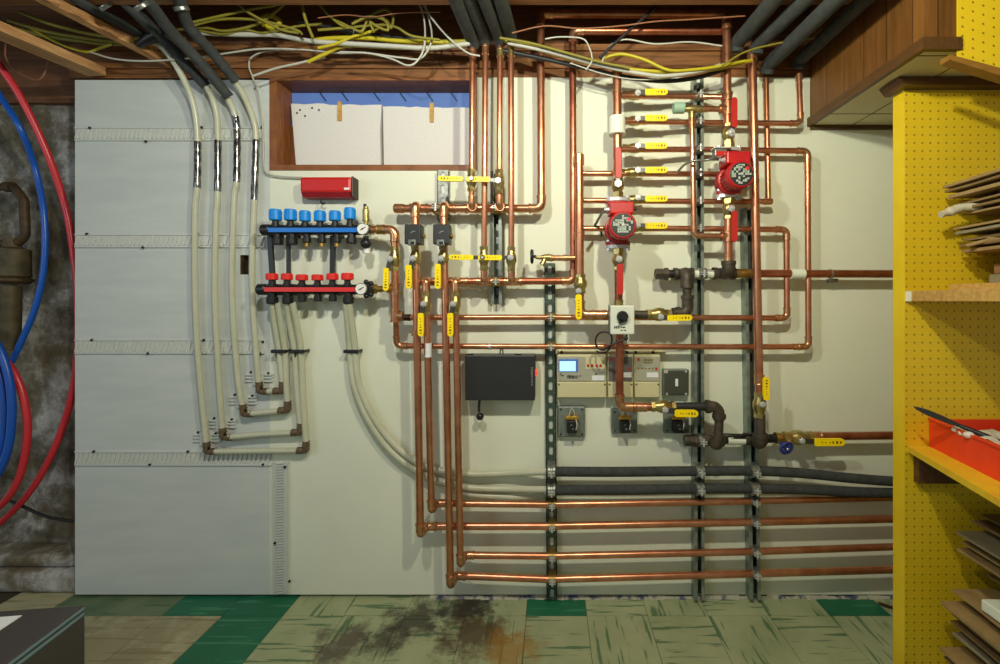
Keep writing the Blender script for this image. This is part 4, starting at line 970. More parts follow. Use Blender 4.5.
MB().rbox(a.x + .004, c.x + .005, -.157, -.1548, c.z + .008, a.z - .010, .0008).build('label', 'red_box', gb)
MB().rbox(a.x - .004, c.x + .016, -.16, -.12, a.z, a.z + .006, .001).build('lid', 'steel', gb)

# ================================================================= ACTUATORS on the two drops
for lab, xp in (('left black square actuator on a copper drop below the upper header', 412.5), ('right black square actuator on a copper drop below the upper header', 441)):
    t = thing('valve_actuator', P(xp, 246, YV - .05), lab, 'actuator', 'black valve actuators')
    a, c = P(xp - 8.3, 224, YV - .065), P(xp + 8, 244, YV - .065)
    MB().rbox(a.x, c.x, YV - .065, YV - .016, c.z, a.z, .004).build('housing', 'charcoal', t)
    m_ = Vector(((a.x + c.x) / 2, YV - .065, (a.z + c.z) / 2))
    MB().box(m_.x - .003, m_.x + .010, m_.y - .0006, m_.y + .001, m_.z + .008, m_.z + .011).box(m_.x - .008, m_.x + .0, m_.y - .0006, m_.y + .001, m_.z + .003, m_.z + .006).build('print', 'galv', t)
    MB().rbox(m_.x - .015, m_.x + .012, YV - .068, YV - .05, c.z - .006, c.z + .016, .003).build('wire_cover', 'galv', t)
    MB().rbox(m_.x - .006, m_.x + .009, YV - .070, YV - .06, c.z - .002, c.z + .009, .002).build('label', 'black', t)
    px_ = P(xp + 2.8, 235, YV)
    MB().lathe(Vector((px_.x, YV, c.z - .004)), Zv, [(0, .015), (.01, .015), (.012, .018), (a.z - c.z - .004, .018), (a.z - c.z - .002, .015), (a.z - c.z + .008, .015)], 14).build('valve_body', 'brass', t)
    MB().cyl(Vector((c.x - .002, YV - .03, m_.z - .004)), Vector((c.x + .007, YV - .03, m_.z - .004)), .008, 8).build('knob', 'brass_dull', t)

# ================================================================= CLAMPS
nm = {'C': 'the green slotted strut', 'D': 'the tall grey strut', 'E': 'the right grey strut'}
for key, xp, ys in (('C', 551, [(317.3, 2.9, 'the upper long middle pipe'), (346.5, 2.9, 'the pipe above the black box'), (504.4, 2.9, 'the highest floor-level pipe'), (526, 2.9, 'the third pipe above the floor'), (556, 2.9, 'the second lowest pipe'), (579, 2.9, 'the lowest pipe')]),
                    ('D', 699, [(96.5, 2.8, 'the topmost valve row'), (122.5, 2.8, 'the second valve row'), (149.5, 2.8, 'the third valve row'), (174, 2.8, 'the fourth valve row'), (201.5, 2.8, 'the fifth valve row'), (228.6, 2.8, 'the lowest valve row')]),
                    ('E', 754.5, [(501, 2.9, 'the highest floor-level pipe'), (522, 2.9, 'the third pipe above the floor'), (551.5, 2.9, 'the second lowest pipe'), (573.5, 2.9, 'the lowest pipe')])):
    for yy, r_, what in ys:
        x_ = xp + (1.2 * (yy - 317) / 262 if key == 'C' else (yy - 501) / 80 if key == 'E' else 0)
        clamp(f'{"brassy" if key == "C" else "galvanised"} clamp holding {what} on {nm[key]}', (x_, yy, YP), 'h', r_, 'brass_dull' if key == 'C' else 'galv', yw=-.0195 if key == 'C' else -.036)
for key, xs in (('C', 551.5), ('D', 699.5), ('E', 754.3)):
    for yy, w_ in ((471.3, 'upper'), (488.8 if key != 'C' else 490, 'lower')):
        clamp(f'double-ridged clamp holding the {w_} black foam pipe on {nm[key]}', (xs, yy, -.072), 'h', 5.0, 'galv', double=True, yw=-.0195 if key == 'C' else -.036)
clamp('double-ridged clamp on the upper iron pipe at the tall grey strut', (702, 273.8, YI), 'h', 4.4, 'galv', double=True)
clamp('double-ridged clamp on the lower iron pipe at the tall grey strut', (701.5, 440.5, YI), 'h', 4.6, 'galv', double=True)
clamp('clamp holding the upper copper header on the short dark strut', (496.5, 208.5, YH), 'h', 4.1, 'brass_dull')
clamp('clamp holding the lower copper header on the short dark strut', (496.5, 281.5, YH), 'h', 3.7, 'brass_dull')
clamp('clamp holding the upper copper header on the short bright strut', (437, 208.5, YH), 'h', 4.1, 'brass_dull')

# ================================================================= FOAM-INSULATED LINES
def foam(label, pts, wpx, y=None, group=None, m='black_soft', rings=()):
    q = px(pts, y); r = wpx / 2 * S(q[0].y)
    return tag(MB().sweep(smooth_path(q), r, 16).build('pipe_insulation', m), label, 'pipe insulation', group)
GF = 'black foam pipe insulation in the ceiling'
foam('upper black foam-covered pipe along the lower wall', [(546, 471.5), (620, 471.8), (699, 471), (753, 470.8), (800, 473), (850, 478), (895, 481.5), (940, 483)], 9.6, -.072, 'black foam-covered pipes along the lower wall')
foam('lower black foam-covered pipe along the lower wall', [(546, 490), (620, 489.8), (699, 488.6), (753, 488.4), (800, 489.3), (850, 491.8), (895, 493), (940, 494)], 9.6, -.072, 'black foam-covered pipes along the lower wall')
for i, (x0, y0, x1, w_) in enumerate(((472.6, 41, 455, 14), (485.5, 38, 467, 12.5), (500, 39, 483, 13), (511, 37, 499, 14))):
    a = P(x0, y0, YV); b = P(x1, 0, -.36); b.z = a.z + .004; d = b - a
    o_ = ('leftmost', 'second from the left', 'third from the left', 'rightmost')[i]
    tag(MB().sweep(smooth_path([a + Vector((0, .01, -.012)), a + d * .12 + Vector((0, 0, .002)), a + d * .5, b, a + d * 2.2]), w_ / 2 * S(YV) * .93, 16).build('pipe_insulation', 'black_soft'), f'{o_} of the four black foam tubes above the window corner', 'pipe insulation', GF)
for i, (x0, y0, yd, x1, w_, lab) in enumerate(((736, 52, -.09, 774, 15, 'leftmost of the four black foam tubes slanting to the top right corner'), (756, 54, -.12, 805, 14, 'second from the left of the black foam tubes slanting to the top right corner'), (766.5, 74, -.05, 836, 14, 'third from the left of the black foam tubes slanting to the top right corner'), (798.5, 69, -.06, 864, 13, 'rightmost of the black foam tubes slanting to the top right corner'))):
    a = P(x0, y0, yd); a2 = a.copy(); a2.z += .028
    d = None
    # level run towards the room
    dd = (CY - 0) ; yy = FL * (a2.z - EYE) / dd - DIST; b = P(x1, 0, yy); d = b - a2; d.z = 0
    tag(MB().sweep(smooth_path([a, a2 + d * .06, a2 + d * .4, a2 + d, a2 + d * 2.0]), w_ / 2 * S(yd) * .95, 16).build('pipe_insulation', 'black_soft'), lab, 'pipe insulation', GF)
GL = 'black foam tubes over the left board'
foam('long black foam tube ending lowest over the left board', [(112, -30, -.50), (148, 2, -.36), (170, 30, -.24), (200, 62, -.13), (229, 97, -.05)], 13, None, GL)
foam('black foam tube with a ringed top, right of the others over the left board', [(176, -30, -.40), (181, 4, -.30), (190, 28, -.22), (212, 52, -.13), (236, 81, -.05)], 12, None, GL)
foam('black foam tube partly hidden behind the lowest-ending one, over the left board', [(92, -30, -.36), (128, 5, -.24), (160, 36, -.14), (184, 62, -.09), (206, 86, -.04)], 12, None, GL)
foam('thin black foam tube taped at its end, nearest the splintered strip', [(40, -24, -.40), (85, 5, -.28), (118, 22, -.20), (150, 39, -.12)], 10, None, GL)
tg = MB(); a = P(150, 38, -.13); tg.sweep([P(138, 45, -.14), P(150, 38, -.145), P(163, 32, -.15)], [.012, .020, .010], 10)
tag(tg.build('tape_wrap', 'black'), 'black tape wrapped at the end of the thin foam tube', 'tape')
for lab, c, y_ in (('pale tape ring on the lowest-ending foam tube at the ceiling', (141, 5), -.385), ('bright wire ring round the ringed foam tube at the ceiling', (181.5, 8), -.295), ('pale tape patch on the hidden foam tube at the ceiling', (106, 5), -.33)):
    p = P(*c, y_); tag(MB().lathe(p - Vector((.3, .7, -.55)).normalized() * .004, (.3, .7, -.55) if c[0] < 170 else (.1, .5, -.85), [(0, .0225), (.002, .0235), (.010, .0235), (.012, .0225)], 16).build('tape_ring', 'conduit'), lab, 'tape')

# ================================================================= WHITE PLASTIC TUBES
GT = 'four white tubes down the left board'
YT = -.022
tubes = [[(150, 39, -.125), (165, 50, -.10), (181, 74, -.07), (193, 103, -.04), (197.5, 138), (197, 188), (195, 210), (195, 280), (197, 340), (202, 400), (206.5, 444)],
         [(207, 87, -.045), (213, 100, -.035), (217.5, 125), (217.5, 196), (216, 220), (215, 300), (219, 380), (222.5, 432)],
         [(228, 98, -.045), (234, 112, -.035), (237, 132), (236.5, 182), (234, 200), (232, 290), (237, 370), (243, 410)],
         [(235.5, 82, -.045), (244, 96, -.04), (253, 118, -.03), (256, 140), (254, 200), (252, 280), (256, 350), (259, 388)]]
sl_ = [(138, 190, 197), (140, 196, 217.4), (116, 182, 236.7), (139, 200, 255)]
for i, pts in enumerate(tubes):
    o_ = ('leftmost', 'second from the left', 'third from the left', 'rightmost')[i]
    q = px([(p[0], p[1], p[2] if len(p) > 2 else YT) for p in pts])
    tag(MB().sweep(smooth_path(q), 2.8 * S(0), 12).build('plastic_tube', 'pex'), f'{o_} of the four white tubes running down the left board', 'tube', GT)
    y0_, y1_, _ = sl_[i]; path = [p for p in smooth_path(q, 12) if EYE + (CY - y1_) * S(YT) <= p.z <= EYE + (CY - y0_) * S(YT)]
    rr_ = [2.8 * S(0) + .0008 + .0008 * math.sin(k * 2.1) for k in range(len(path))]
    tag(MB().sweep(path, rr_, 12).build('foil_sleeve', 'foil'), f'shiny foil sleeve on the white tube {o_} on the left board', 'sleeve', 'foil sleeves on the white tubes')
# return legs: brown elbow - horizontal - brown elbow - up to the manifolds
YB = -.080; YTB = -.026
legs = [((206.5, 446), (207, 451.5), (306, 450.5), [(306, 442), (303, 400), (301, 351), (297, 325, -.05), (292.5, 303, YB)], 'lowest'),
        ((222.5, 433), (223, 437.5), (300.5, 432.5), [(300.5, 426), (297, 390), (294.5, 351), (289.5, 322, -.05), (287, 303, YB)], 'second from the bottom'),
        ((243, 410), (243.5, 414), (287.5, 410.5), [(287.5, 404), (286.2, 380), (285.2, 351), (281, 325, -.05), (278, 303, YB)], 'second from the top'),
        ((259, 386), (259.5, 391.5), (282.5, 391), [(282.5, 384), (281, 370), (279, 351), (275, 325, -.05), (272, 303, YB)], 'topmost')]
for a0, a, b, up, lab in legs:
    yy_ = YTB
    q = fillet(px([a, b], yy_), .01); tag(MB().sweep(px([(a[0] + 1.5, a[1]), ((a[0] + b[0]) / 2, (a[1] + b[1]) / 2 - (.8 if lab == 'second from the bottom' else 0)), (b[0] - 1.5, b[1])], yy_), 2.9 * S(0), 12).build('plastic_tube', 'pex'), f'{lab} of the short horizontal white tubes on the left board', 'tube', 'short horizontal white tubes')
    tag(MB().sweep(smooth_path([P(p[0], p[1], p[2] if len(p) > 2 else yy_) for p in up]), 2.9 * S(0), 12).build('plastic_tube', 'pex'), f'white tube rising from the {lab} horizontal tube to the manifolds', 'tube', 'white tubes rising to the manifolds')
    for p, c, s_, end in ((a0, a, 1, 'left'), (up[0], b, -1, 'right')):
        e = MB(); A0 = P(p[0], c[1] - 9, yy_); C = P(c[0], c[1], yy_); B0 = P(c[0] + s_ * 8, c[1], yy_)
        e.sweep(fillet([A0, C, B0], .008), .0125, 12)
        for pp, ax in ((A0, Zv), (A0 - Zv * .012, Zv), (B0, X_), (B0 - X_ * s_ * .012, X_)): e.lathe(pp - ax * .002, ax, [(0, .0142), (.004, .0142)], 12)
        tag(e.build('tube_elbow', 'brown_fit'), f'brown elbow, {end} end of the {lab} horizontal white tube', 'elbow', 'brown barbed elbows')
    if lab:
        c = MB(); m0 = P(a0[0], a[1] - 13, -.004); 
        for dz in (-.010, .004, .016): c.box(m0.x - .052, m0.x + .056, -.008, -.0005, m0.z + dz - .003, m0.z + dz + .003)
        c.box(m0.x - .02, m0.x + .02, -.012, -.0005, m0.z - .024, m0.z + .028)
        o = tag(c.build('tube_bracket', 'clear_pl'), f'clear plastic bracket behind the left elbow of the {lab} horizontal tube', 'bracket', 'clear tube brackets')
        d = MB(); 
        for dx, dz in ((-.03, .026), (.04, .022)): d.lathe(m0 + Vector((dx, -.0035, dz)), Yf, [(0, .005), (.004, .004)], 8)
        d.build('screw', 'dot', o)
# black tube clips
for lab, xc, n_ in (('left black clip holding a pair of white tubes under the manifolds', 280.5, 2), ('right black clip holding a pair of white tubes under the manifolds', 299, 2), ('black clip holding the tubes under the right end of the manifolds', 352.5, 2)):
    t = MB(); c = P(xc, 351, YTB); t.rbox(c.x - .028, c.x + .028, YTB - .018, YTB - .010, c.z - .007, c.z + .007, .003); t.rbox(c.x - .030, c.x - .025, YTB - .016, -.001, c.z - .006, c.z + .006, .002); t.rbox(c.x + .025, c.x + .030, YTB - .016, -.001, c.z - .006, c.z + .006, .002)
    t.cyl(c + Vector((-.012, -.006, -.006)), c + Vector((-.012, -.006, -.024)), .004, 8)
    tag(t.build('tube_clip', 'black'), lab, 'clip', 'black tube clips')
# sweeping tubes to the floor-level foam pipes
for lab, pts in (('upper white tube sweeping right from the manifolds to the foam pipes', [(349, 303, YB), (352, 326, -.05), (355, 351), (359, 385), (375, 420), (400, 450), (430, 468), (470, 474), (510, 473), (548, 471.5, -.06)]),
                 ('middle white tube sweeping right from the manifolds to the foam pipes', [(346, 303, YB), (348, 326, -.05), (350, 351), (354, 385), (369, 421), (393, 453), (425, 475), (465, 487), (510, 489), (548, 489.5, -.06)]),
                 ('lowest white tube along the wall behind the copper drops', [(385, 446, -.014), (410, 468, -.014), (440, 484, -.014), (470, 494, -.014), (510, 497, -.014), (544, 496, -.014)])):
    tag(MB().sweep(smooth_path([P(p[0], p[1], p[2] if len(p) > 2 else YTB) for p in pts]), 3.2 * S(0), 12).build('plastic_tube', 'pex'), lab, 'tube', 'white tubes sweeping to the right')

# ================================================================= PERFORATED PLASTIC STRIPS
def strip(label, x0, x1, yc, h, dots, vertical=False, teeth=42):
    t = MB(); a = P(x0, yc - h / 2, 0); b = P(x1, yc + h / 2, 0)
    t.box(a.x, b.x, -.003, -.0004, b.z, a.z)
    if not vertical:
        t.box(a.x, b.x, -.007, -.003, a.z - .006, a.z - .002); t.box(a.x, b.x, -.007, -.003, b.z + .002, b.z + .006)
        for k in range(teeth):
            x = a.x + (b.x - a.x) * (k + .5) / teeth; w_ = (b.x - a.x) / teeth
            z0 = b.z + .010; z1 = a.z - .010
            t.add([(x - w_ * .45, -.008, z0), (x - w_ * .1, -.008, z0), (x + w_ * .45, -.008, z1), (x + w_ * .1, -.008, z1), (x - w_ * .45, -.003, z0), (x - w_ * .1, -.003, z0), (x + w_ * .45, -.003, z1), (x + w_ * .1, -.003, z1)], [(0, 1, 2, 3), (0, 4, 5, 1), (1, 5, 6, 2), (2, 6, 7, 3), (3, 7, 4, 0)])
    else:
        t.box(a.x, a.x + .004, -.010, -.003, b.z, a.z); t.box(b.x - .004, b.x, -.010, -.003, b.z, a.z)
        n = 48
        for k in range(n):
            z = b.z + (a.z - b.z) * (k + .5) / n; w_ = (a.z - b.z) / n; xm = (a.x + b.x) / 2
            t.add([(xm - .018, -.010, z - w_ * .4), (xm + .012, -.010, z - w_ * .1), (xm + .012, -.010, z + w_ * .35), (xm - .018, -.010, z + w_ * .05), (xm - .018, -.003, z - w_ * .4), (xm + .012, -.003, z - w_ * .1), (xm + .012, -.003, z + w_ * .35), (xm - .018, -.003, z + w_ * .05)], [(0, 1, 2, 3), (0, 4, 5, 1), (1, 5, 6, 2), (2, 6, 7, 3), (3, 7, 4, 0)])
    o = tag(t.build('plastic_rail', 'clear_pl'), label, 'rail', 'perforated plastic rails on the left board')
    for dx, dy in dots:
        p = P(dx, dy, -.006); MB().lathe(p, Yf, [(0, .0055), (.004, .0045)], 8).build('screw', 'dot', o)
strip('topmost perforated plastic rail across the left board', 76, 265, 134.5, 14, [(90, 128), (146, 141.5), (202, 127.5), (262, 127.5), (259, 139.5)])
strip('second perforated plastic rail from the top across the left board', 76, 265, 241, 14, [(87, 234), (143, 247.5), (198, 234), (255, 247)])
strip('third perforated plastic rail from the top across the left board', 76, 265, 346.5, 15, [(92, 340), (148, 353.5), (204, 340), (263, 342), (260.5, 354)])
strip('lowest perforated plastic rail across the left board', 76, 272, 458, 15, [(94, 451.5), (150, 464.5), (188, 451.5), (263, 464.5)])
strip('upright perforated plastic rail at the right edge of the left board', 274, 290, 527, 132, [(275, 543), (289.5, 581), (285, 467)], True)

# ================================================================= MANIFOLDS
def manifold(label, x0, x1, yc, ysl, caps, capm, nuts, stripe, gx):
    t = thing('heating_manifold', P((x0 + x1) / 2, yc + 8, YB), label, 'manifold')
    a, b = P(x0, yc, YB), P(x1, yc, YB); r = .0195
    MB().lathe(a, X_, [(0, r * .8), (.006, r * 1.12), (.032, r * 1.12), (.036, r), ((b - a).length, r)], 18).build('bar', 'black', t)
    sa, sb = P(x0 + 7, yc, YB - r), P(x1 - 2, yc, YB - r)
    MB().box(sa.x, sb.x, YB - r - .003, YB - r + .006, sa.z - .0082, sa.z + .0082).build('label_strip', stripe, t)
    for (xc, y0, y1, w_) in caps:
        p0, p1 = P(xc, y1, YB - .004), P(xc, y0, YB - .004); rr_ = w_ / 2 * S(YB)
        cp = MB(); n = 20; ln = p1.z - p0.z
        cp.lathe(p0, Zv, [(0, rr_ * .92), (ln * .06, rr_), (ln * .92, rr_ * .98), (ln, rr_ * .9)], n)
        for k in range(14):
            aa = 2 * math.pi * k / 14; cp.bar(p0 + Vector((math.cos(aa) * rr_, math.sin(aa) * rr_, ln * .08)), p0 + Vector((math.cos(aa) * rr_ * .99, math.sin(aa) * rr_ * .99, ln * .86)), .0035, .003, out=(math.cos(aa), math.sin(aa), 0))
        cp.build('valve_cap', capm, t)
        MB().lathe(P(xc, yc - 3, YB - .004), Zv, [(0, .014), (.012, .014), (.012, .0115), (p0.z - P(xc, yc - 3, YB).z, .0115)], 14).build('valve_neck', 'black', t)
    for (xc, y0, y1, w_, brass_) in nuts:
        p0, p1 = P(xc, y1, YB), P(xc, y0, YB); rr_ = w_ / 2 * S(YB); ln = p1.z - p0.z
        MB().lathe(p0, Zv, [(0, rr_ * .85), (ln * .12, rr_), (ln * .7, rr_), (ln * .75, rr_ * .8), (ln + .014, rr_ * .8)], 8 if w_ > 8 else 12).build('outlet_nut', 'black', t)
        if brass_:
            MB().lathe(p0 - Zv * .014, Zv, [(0, .010), (.014, .010)], 8).build('outlet_plug', 'brass_dull', t)
    return t
bcaps = [(275.5, 209.5, 220.5, 11), (290.5, 209.5, 220.5, 11), (305, 211, 221.5, 10), (320, 211, 221.5, 10.5), (335, 211, 221, 10.5), (350, 208, 219.5, 10.5)]
bn = [(278, 236, 245, 10, False), (292.5, 236, 245, 10, False), (307, 236, 243, 7.5, True), (322, 236, 243, 7.5, True), (337, 236, 243, 7.5, True), (351.5, 236, 244, 10.5, False)]
mb_ = manifold('upper blue-striped black manifold with six blue caps', 261.5, 367, 230, 0, bcaps, 'blue_cap', bn, 'blue_stripe', 363)
rcaps = [(272, 273.5, 280, 10.5), (287, 273.5, 280, 10), (302, 274.5, 280.5, 10.5), (317.5, 274.5, 280.5, 10), (332.5, 273.5, 280, 10.5), (347.5, 273, 280, 11)]
rn = [(272.5, 294, 304, 11, False), (288, 294, 304, 10.5, False), (302.5, 294, 302, 7.5, False), (318, 294, 301.5, 7.5, False), (333, 294, 301.5, 7.5, False), (348.5, 294, 303.5, 11, False)]
mr_ = manifold('lower red-striped black manifold with six red caps', 257.5, 367, 289.5, 0, rcaps, 'red_cap', rn, 'red_cap', 360)
for t, gx, gy in ((mb_, 362.5, 229), (mr_, 360.8, 289)):
    g = P(gx, gy, YB - .032); bz = MB().lathe(g + Vector((0, .022, 0)), Yf, [(0, .018), (.014, .018), (.014, .0225), (.022, .0225), (.023, .020)], 22); go = bz.build('gauge', 'galv', t)
    MB().lathe(g + Vector((0, 0, 0)), Yf, [(0, .0195), (.0015, .0195)], 22).build('dial', 'dial', go)
    MB().bar(g + Vector((-.008, -.0022, -.004)), g + Vector((.012, -.0022, .007)), .003, .001).lathe(g + Vector((0, -.0016, 0)), Yf, [(0, .003), (.0015, .003)], 10).build('needle', 'black', go)
v_ = P(366, 229, YB); vt = MB(); vt.lathe(P(366, 224, YB), Zv, [(0, .009), (.010, .009), (.010, .0135), (.016, .0135), (.016, .0125), (.056, .0125), (.060, .009), (.066, .009)], 16); vo = vt.build('air_vent', 'brass', mb_)
MB().cyl(P(365, 207.5, YB), P(365, 204, YB), .006, 10).build('vent_cap', 'black', vo)
dk = MB(); dk.ball(P(366, 243.5, YB - .01), .020, 14); dk.cyl(P(366, 236, YB), P(366, 243, YB), .010, 10); do = dk.build('drain_cock', 'black', mb_)
MB().cyl(P(367, 246, YB), P(367, 253.5, YB), .0125, 10).build('drain_spout', 'dial', do)
MB().lathe(P(364, 289, YB), X_, [(0, .014), (.012, .014)], 14).build('union', 'brass', mr_)
kb = MB(); 
for k in range(7):
    a = 2 * math.pi * k / 7; c = P(367.5, 289, YB - .012); kb.ball(c + Vector((math.cos(a) * .021, .0, math.sin(a) * .027)), .010, 10)
kb.lathe(P(367.5, 289, YB) , Yf, [(0, .022), (.02, .022)], 14); kb.build('star_knob', 'black', mr_)
MB().lathe(P(367, 229.5, YB), X_, [(0, .016), (.012, .016), (.012, .020), (.026, .020), (.026, .014), (.05, .014)], 10).build('union', 'brass', mb_)
tag(MB().lathe(P(369, 289, YB), X_, [(0, .014), (.014, .014), (.014, .019), (.028, .019), (.028, .013), (.05, .013), (.05, .011), (.10, .011)], 10).build('pipe_union', 'brass_dull'), 'brass union and stub between the red-striped manifold and the copper elbow pipe', 'union')
for lab, xt, xb in (('leftmost black upright bracket linking the two manifolds', 270, 273), ('middle black upright bracket linking the two manifolds', 288.5, 288.5), ('rightmost black upright bracket linking the two manifolds', 333, 332.5)):
    t = thing('manifold_bracket', P(xb, 285, -.045), lab, 'bracket', 'black manifold brackets')
    w_ = .011 if xt == 288.5 else .018
    MB().bar(P(xt, 236, YB + .026), P(xb, 284, YB + .026), w_, .012).build('upright', 'black', t)
    for yy in (230, 289.5):
        p = P(xt if yy < 250 else xb, yy, YB); MB().rbox(p.x - w_ / 2, p.x + w_ / 2, YB + .012, -.0008, p.z - .022, p.z + .022, .003).build('saddle', 'black', t)

# ================================================================= BOXES AND ELECTRICS
def plate(mb, x0, y0, x1, y1, yf, yb, r=.003): a, b = P(x0, y0, yf), P(x1, y1, yf); return mb.rbox(a.x, b.x, yf, yb, b.z, a.z, r)
t = thing('red_control_box', P(330, 200, -.04), 'small red box with rounded top and dark right end, below the window', 'box')
plate(MB(), 299.5, 176.5, 351, 192.5, -.062, -.001, .010).build('cover', 'red_box', t)
mb = MB(); a, b = P(301, 192, -.058), P(350, 197, -.050); mb.add([(a.x, -.058, a.z), (b.x, -.058, a.z), (b.x, -.045, b.z), (a.x, -.045, b.z), (a.x, -.001, a.z), (b.x, -.001, a.z), (b.x, -.001, b.z), (a.x, -.001, b.z)], [(0, 3, 2, 1), (4, 5, 6, 7), (0, 1, 5, 4), (3, 7, 6, 2), (0, 4, 7, 3), (1, 2, 6, 5)]); mb.build('lower_lip', 'red_dark', t)
plate(MB(), 350.8, 176, 353, 197, -.055, -.001, .006).build('end_cap', 'tee_dark', t)
plate(MB(), 344, 187.5, 349, 189.8, -.0628, -.06, .0005).build('badge', 'paper', t)
tag(MB().sweep(smooth_path([P(322, 199, -.03), P(321, 202, -.032), P(323, 204, -.034), P(325, 202.5, -.033)]), .0035, 8).build('hook', 'black'), 'small dark hook under the red box', 'hook')
tb_ = thing('black_control_box', P(500, 401, -.06), 'wide black metal box with a cord tail, left of the green slotted strut', 'box')
plate(MB(), 465, 355.5, 535, 400.5, -.075, -.002, .003).build('housing', 'charcoal', tb_)
mb = MB()
for k in range(9): p = P(532, 368 + 2.1 * k, -.075); mb.box(p.x - .004, p.x + .004, -.0757, -.074, p.z - .0028, p.z + .0028)
mb.build('print', 'galv', tb_)
p = P(534.2, 373, -.045); MB().box(p.x + .003, p.x + .010, -.05, -.036, p.z - .011, p.z + .014).build('indicator_lamp', 'led', tb_)
for xx in (470, 518): p = P(xx, 354.5, -.05); MB().box(p.x - .014, p.x + .014, -.058, -.046, p.z - .002, p.z + .003).build('top_clip', 'black', tb_)
MB().sweep(smooth_path([P(500, 354.5, -.05), P(500.5, 350, -.052), P(502.5, 349, -.052), P(503, 354.5, -.05)]), .003, 8).build('hanger', 'galv', tb_)
cd = MB(); cd.sweep(smooth_path([P(479.5, 400, -.045), P(479, 406, -.045), P(479, 412, -.047)]), .005, 8); cd.ball(P(480, 416.5, -.047), .015, 12); cd.build('cord_tail', 'black', tb_)

G_ = 'beige controllers'
def controller(label, x0, x1, big):
    t = thing('heating_controller', P((x0 + x1) / 2, 398, -.03), label, 'controller', G_)
    yf = -.046
    plate(MB(), x0, 354.5, x1, 398, yf + .006, -.001, .004).build('case', 'beige', t)
    up = plate(MB(), x0 + 1, 357, x1 - 1, 381, yf, yf + .008, .001).build('front_label', 'grey_panel' if big or x0 > 630 else 'dkgrey_panel', t)
    lw = plate(MB(), x0 + .6, 382, x1 - .6, 397.6, yf - .006, yf + .008, .003).build('lower_cover', 'beige', t)
    sc_ = MB()
    for xx in (x0 + 2, x1 - 2): p = P(xx, 384.5, yf - .006); sc_.lathe(p, Yf, [(0, .0035), (.0015, .003)], 8)
    sc_.build('screw', 'dot', lw)
    if big:
        so = plate(MB(), 558.5, 359, 578, 372, yf - .001, yf + .003, .001).build('screen_frame', 'screen_edge', t)
        plate(MB(), 559.6, 361.2, 575.8, 371.2, yf - .002, yf, .0005).build('screen', 'screen', so)
        bo = plate(MB(), 585.5, 357.5, 606, 369, yf - .001, yf + .003, .001).build('button_panel', 'beige', t)
        bb = MB()
        for xx in (588, 592, 596.5, 600.5): p = P(xx, 365.5, yf - .001); bb.lathe(p, Yf, [(0, .0052), (.003, .0048)], 10)
        bb.build('button', 'red_box', bo)
        a_ = plate(MB(), 567, 375, 578, 378.5, yf - .0008, yf + .002, .0005).build('sticker', 'galv', up)
        a_ = plate(MB(), 592, 375.5, 604.5, 380.5, yf - .0008, yf + .002, .0005).build('sticker', 'paper', up)
        mk = MB()
        for k, (xx, yy, w_) in enumerate(((570, 376.8, 2), (573, 376.8, 2), (596, 374, 1.6), (560.5, 374, 1.6), (562.5, 375.5, 2.2), (580, 376, 1.2))): p = P(xx, yy, yf - .001); mk.box(p.x - w_ * .002, p.x + w_ * .002, yf - .0014, yf, p.z - .0022, p.z + .0022)
        mk.build('print', 'dot', up)
    else:
        mk = MB(); r2 = random.Random(int(x0))
        n_ = 6
        for k in range(n_): p = P(x0 + 4 + (x1 - x0 - 8) * k / (n_ - 1), 368.5, yf); mk.box(p.x - .0035, p.x + .0035, yf - .0008, yf, p.z - .0025, p.z + .0025)
        for k in range(3): p = P(x0 + 11 + 3.2 * k, 360, yf); mk.box(p.x - .005, p.x + .005, yf - .0008, yf, p.z - .0028, p.z + .0028); mk.box(p.x - .005, p.x + .003, yf - .0008, yf, p.z - .012, p.z - .0075)
        mk.build('print', 'mark', up)
        p = P(x0 + 4, 359.5, yf); MB().box(p.x - .005, p.x + .005, yf - .001, yf, p.z - .005, p.z + .005).build('badge', 'red_box', up)
        p = P(x1 - 4, 368.5, yf); MB().box(p.x - .004, p.x + .004, yf - .002, yf, p.z - .006, p.z + .004).build('button', 'red_box', up)
        p = P(x1 - 7.5, 374.5, yf); plate(MB(), x1 - 13.5, 372.5, x1 - 2, 377.5, yf - .001, yf + .002, .0005).build('sticker', 'paper', up)
    return t
controller('large beige controller with a lit blue screen and four small red buttons', 557, 606.8, True)
controller('beige controller half hidden behind the copper pipe under the grey control box', 607.6, 633.6, False)
controller('rightmost beige controller, beside the dark square box', 634.4, 660.3, False)
br = MB(); plate(br, 558, 350.5, 665, 354.2, -.012, -.0005, .001)
bo = tag(br.build('mounting_rail', 'beige'), 'thin beige rail with dark screws along the tops of the controllers', 'rail')
mk = MB()
for xx in (561.5, 598, 627, 635.5, 653): mk.lathe(P(xx, 352.2, -.012), Yf, [(0, .006), (.005, .005)], 8)
mk.build('screw', 'dot', bo)
t = thing('junction_box', P(676, 396, -.03), 'dark square wall box right of the beige controllers', 'box')
plate(MB(), 663.5, 369.5, 689, 395.5, -.030, -.001, .003).build('box', 'grey_box', t); plate(MB(), 664.5, 370.5, 688.5, 394.5, -.036, -.030, .003).build('cover', 'olive_box', t)
plate(MB(), 675.5, 379, 678.3, 386.5, -.040, -.035, .0015).build('switch', 'paper', t)
plate(MB(), 664, 370.5, 668, 373.5, -.040, -.035, .0015).build('lug', 'steel', t)
mk = MB()
for xx, yy in ((667, 394), (686, 394), (686, 371.5)): mk.lathe(P(xx, yy, -.036), Yf, [(0, .005), (.003, .004)], 8)
mk.build('screw', 'steel', t)
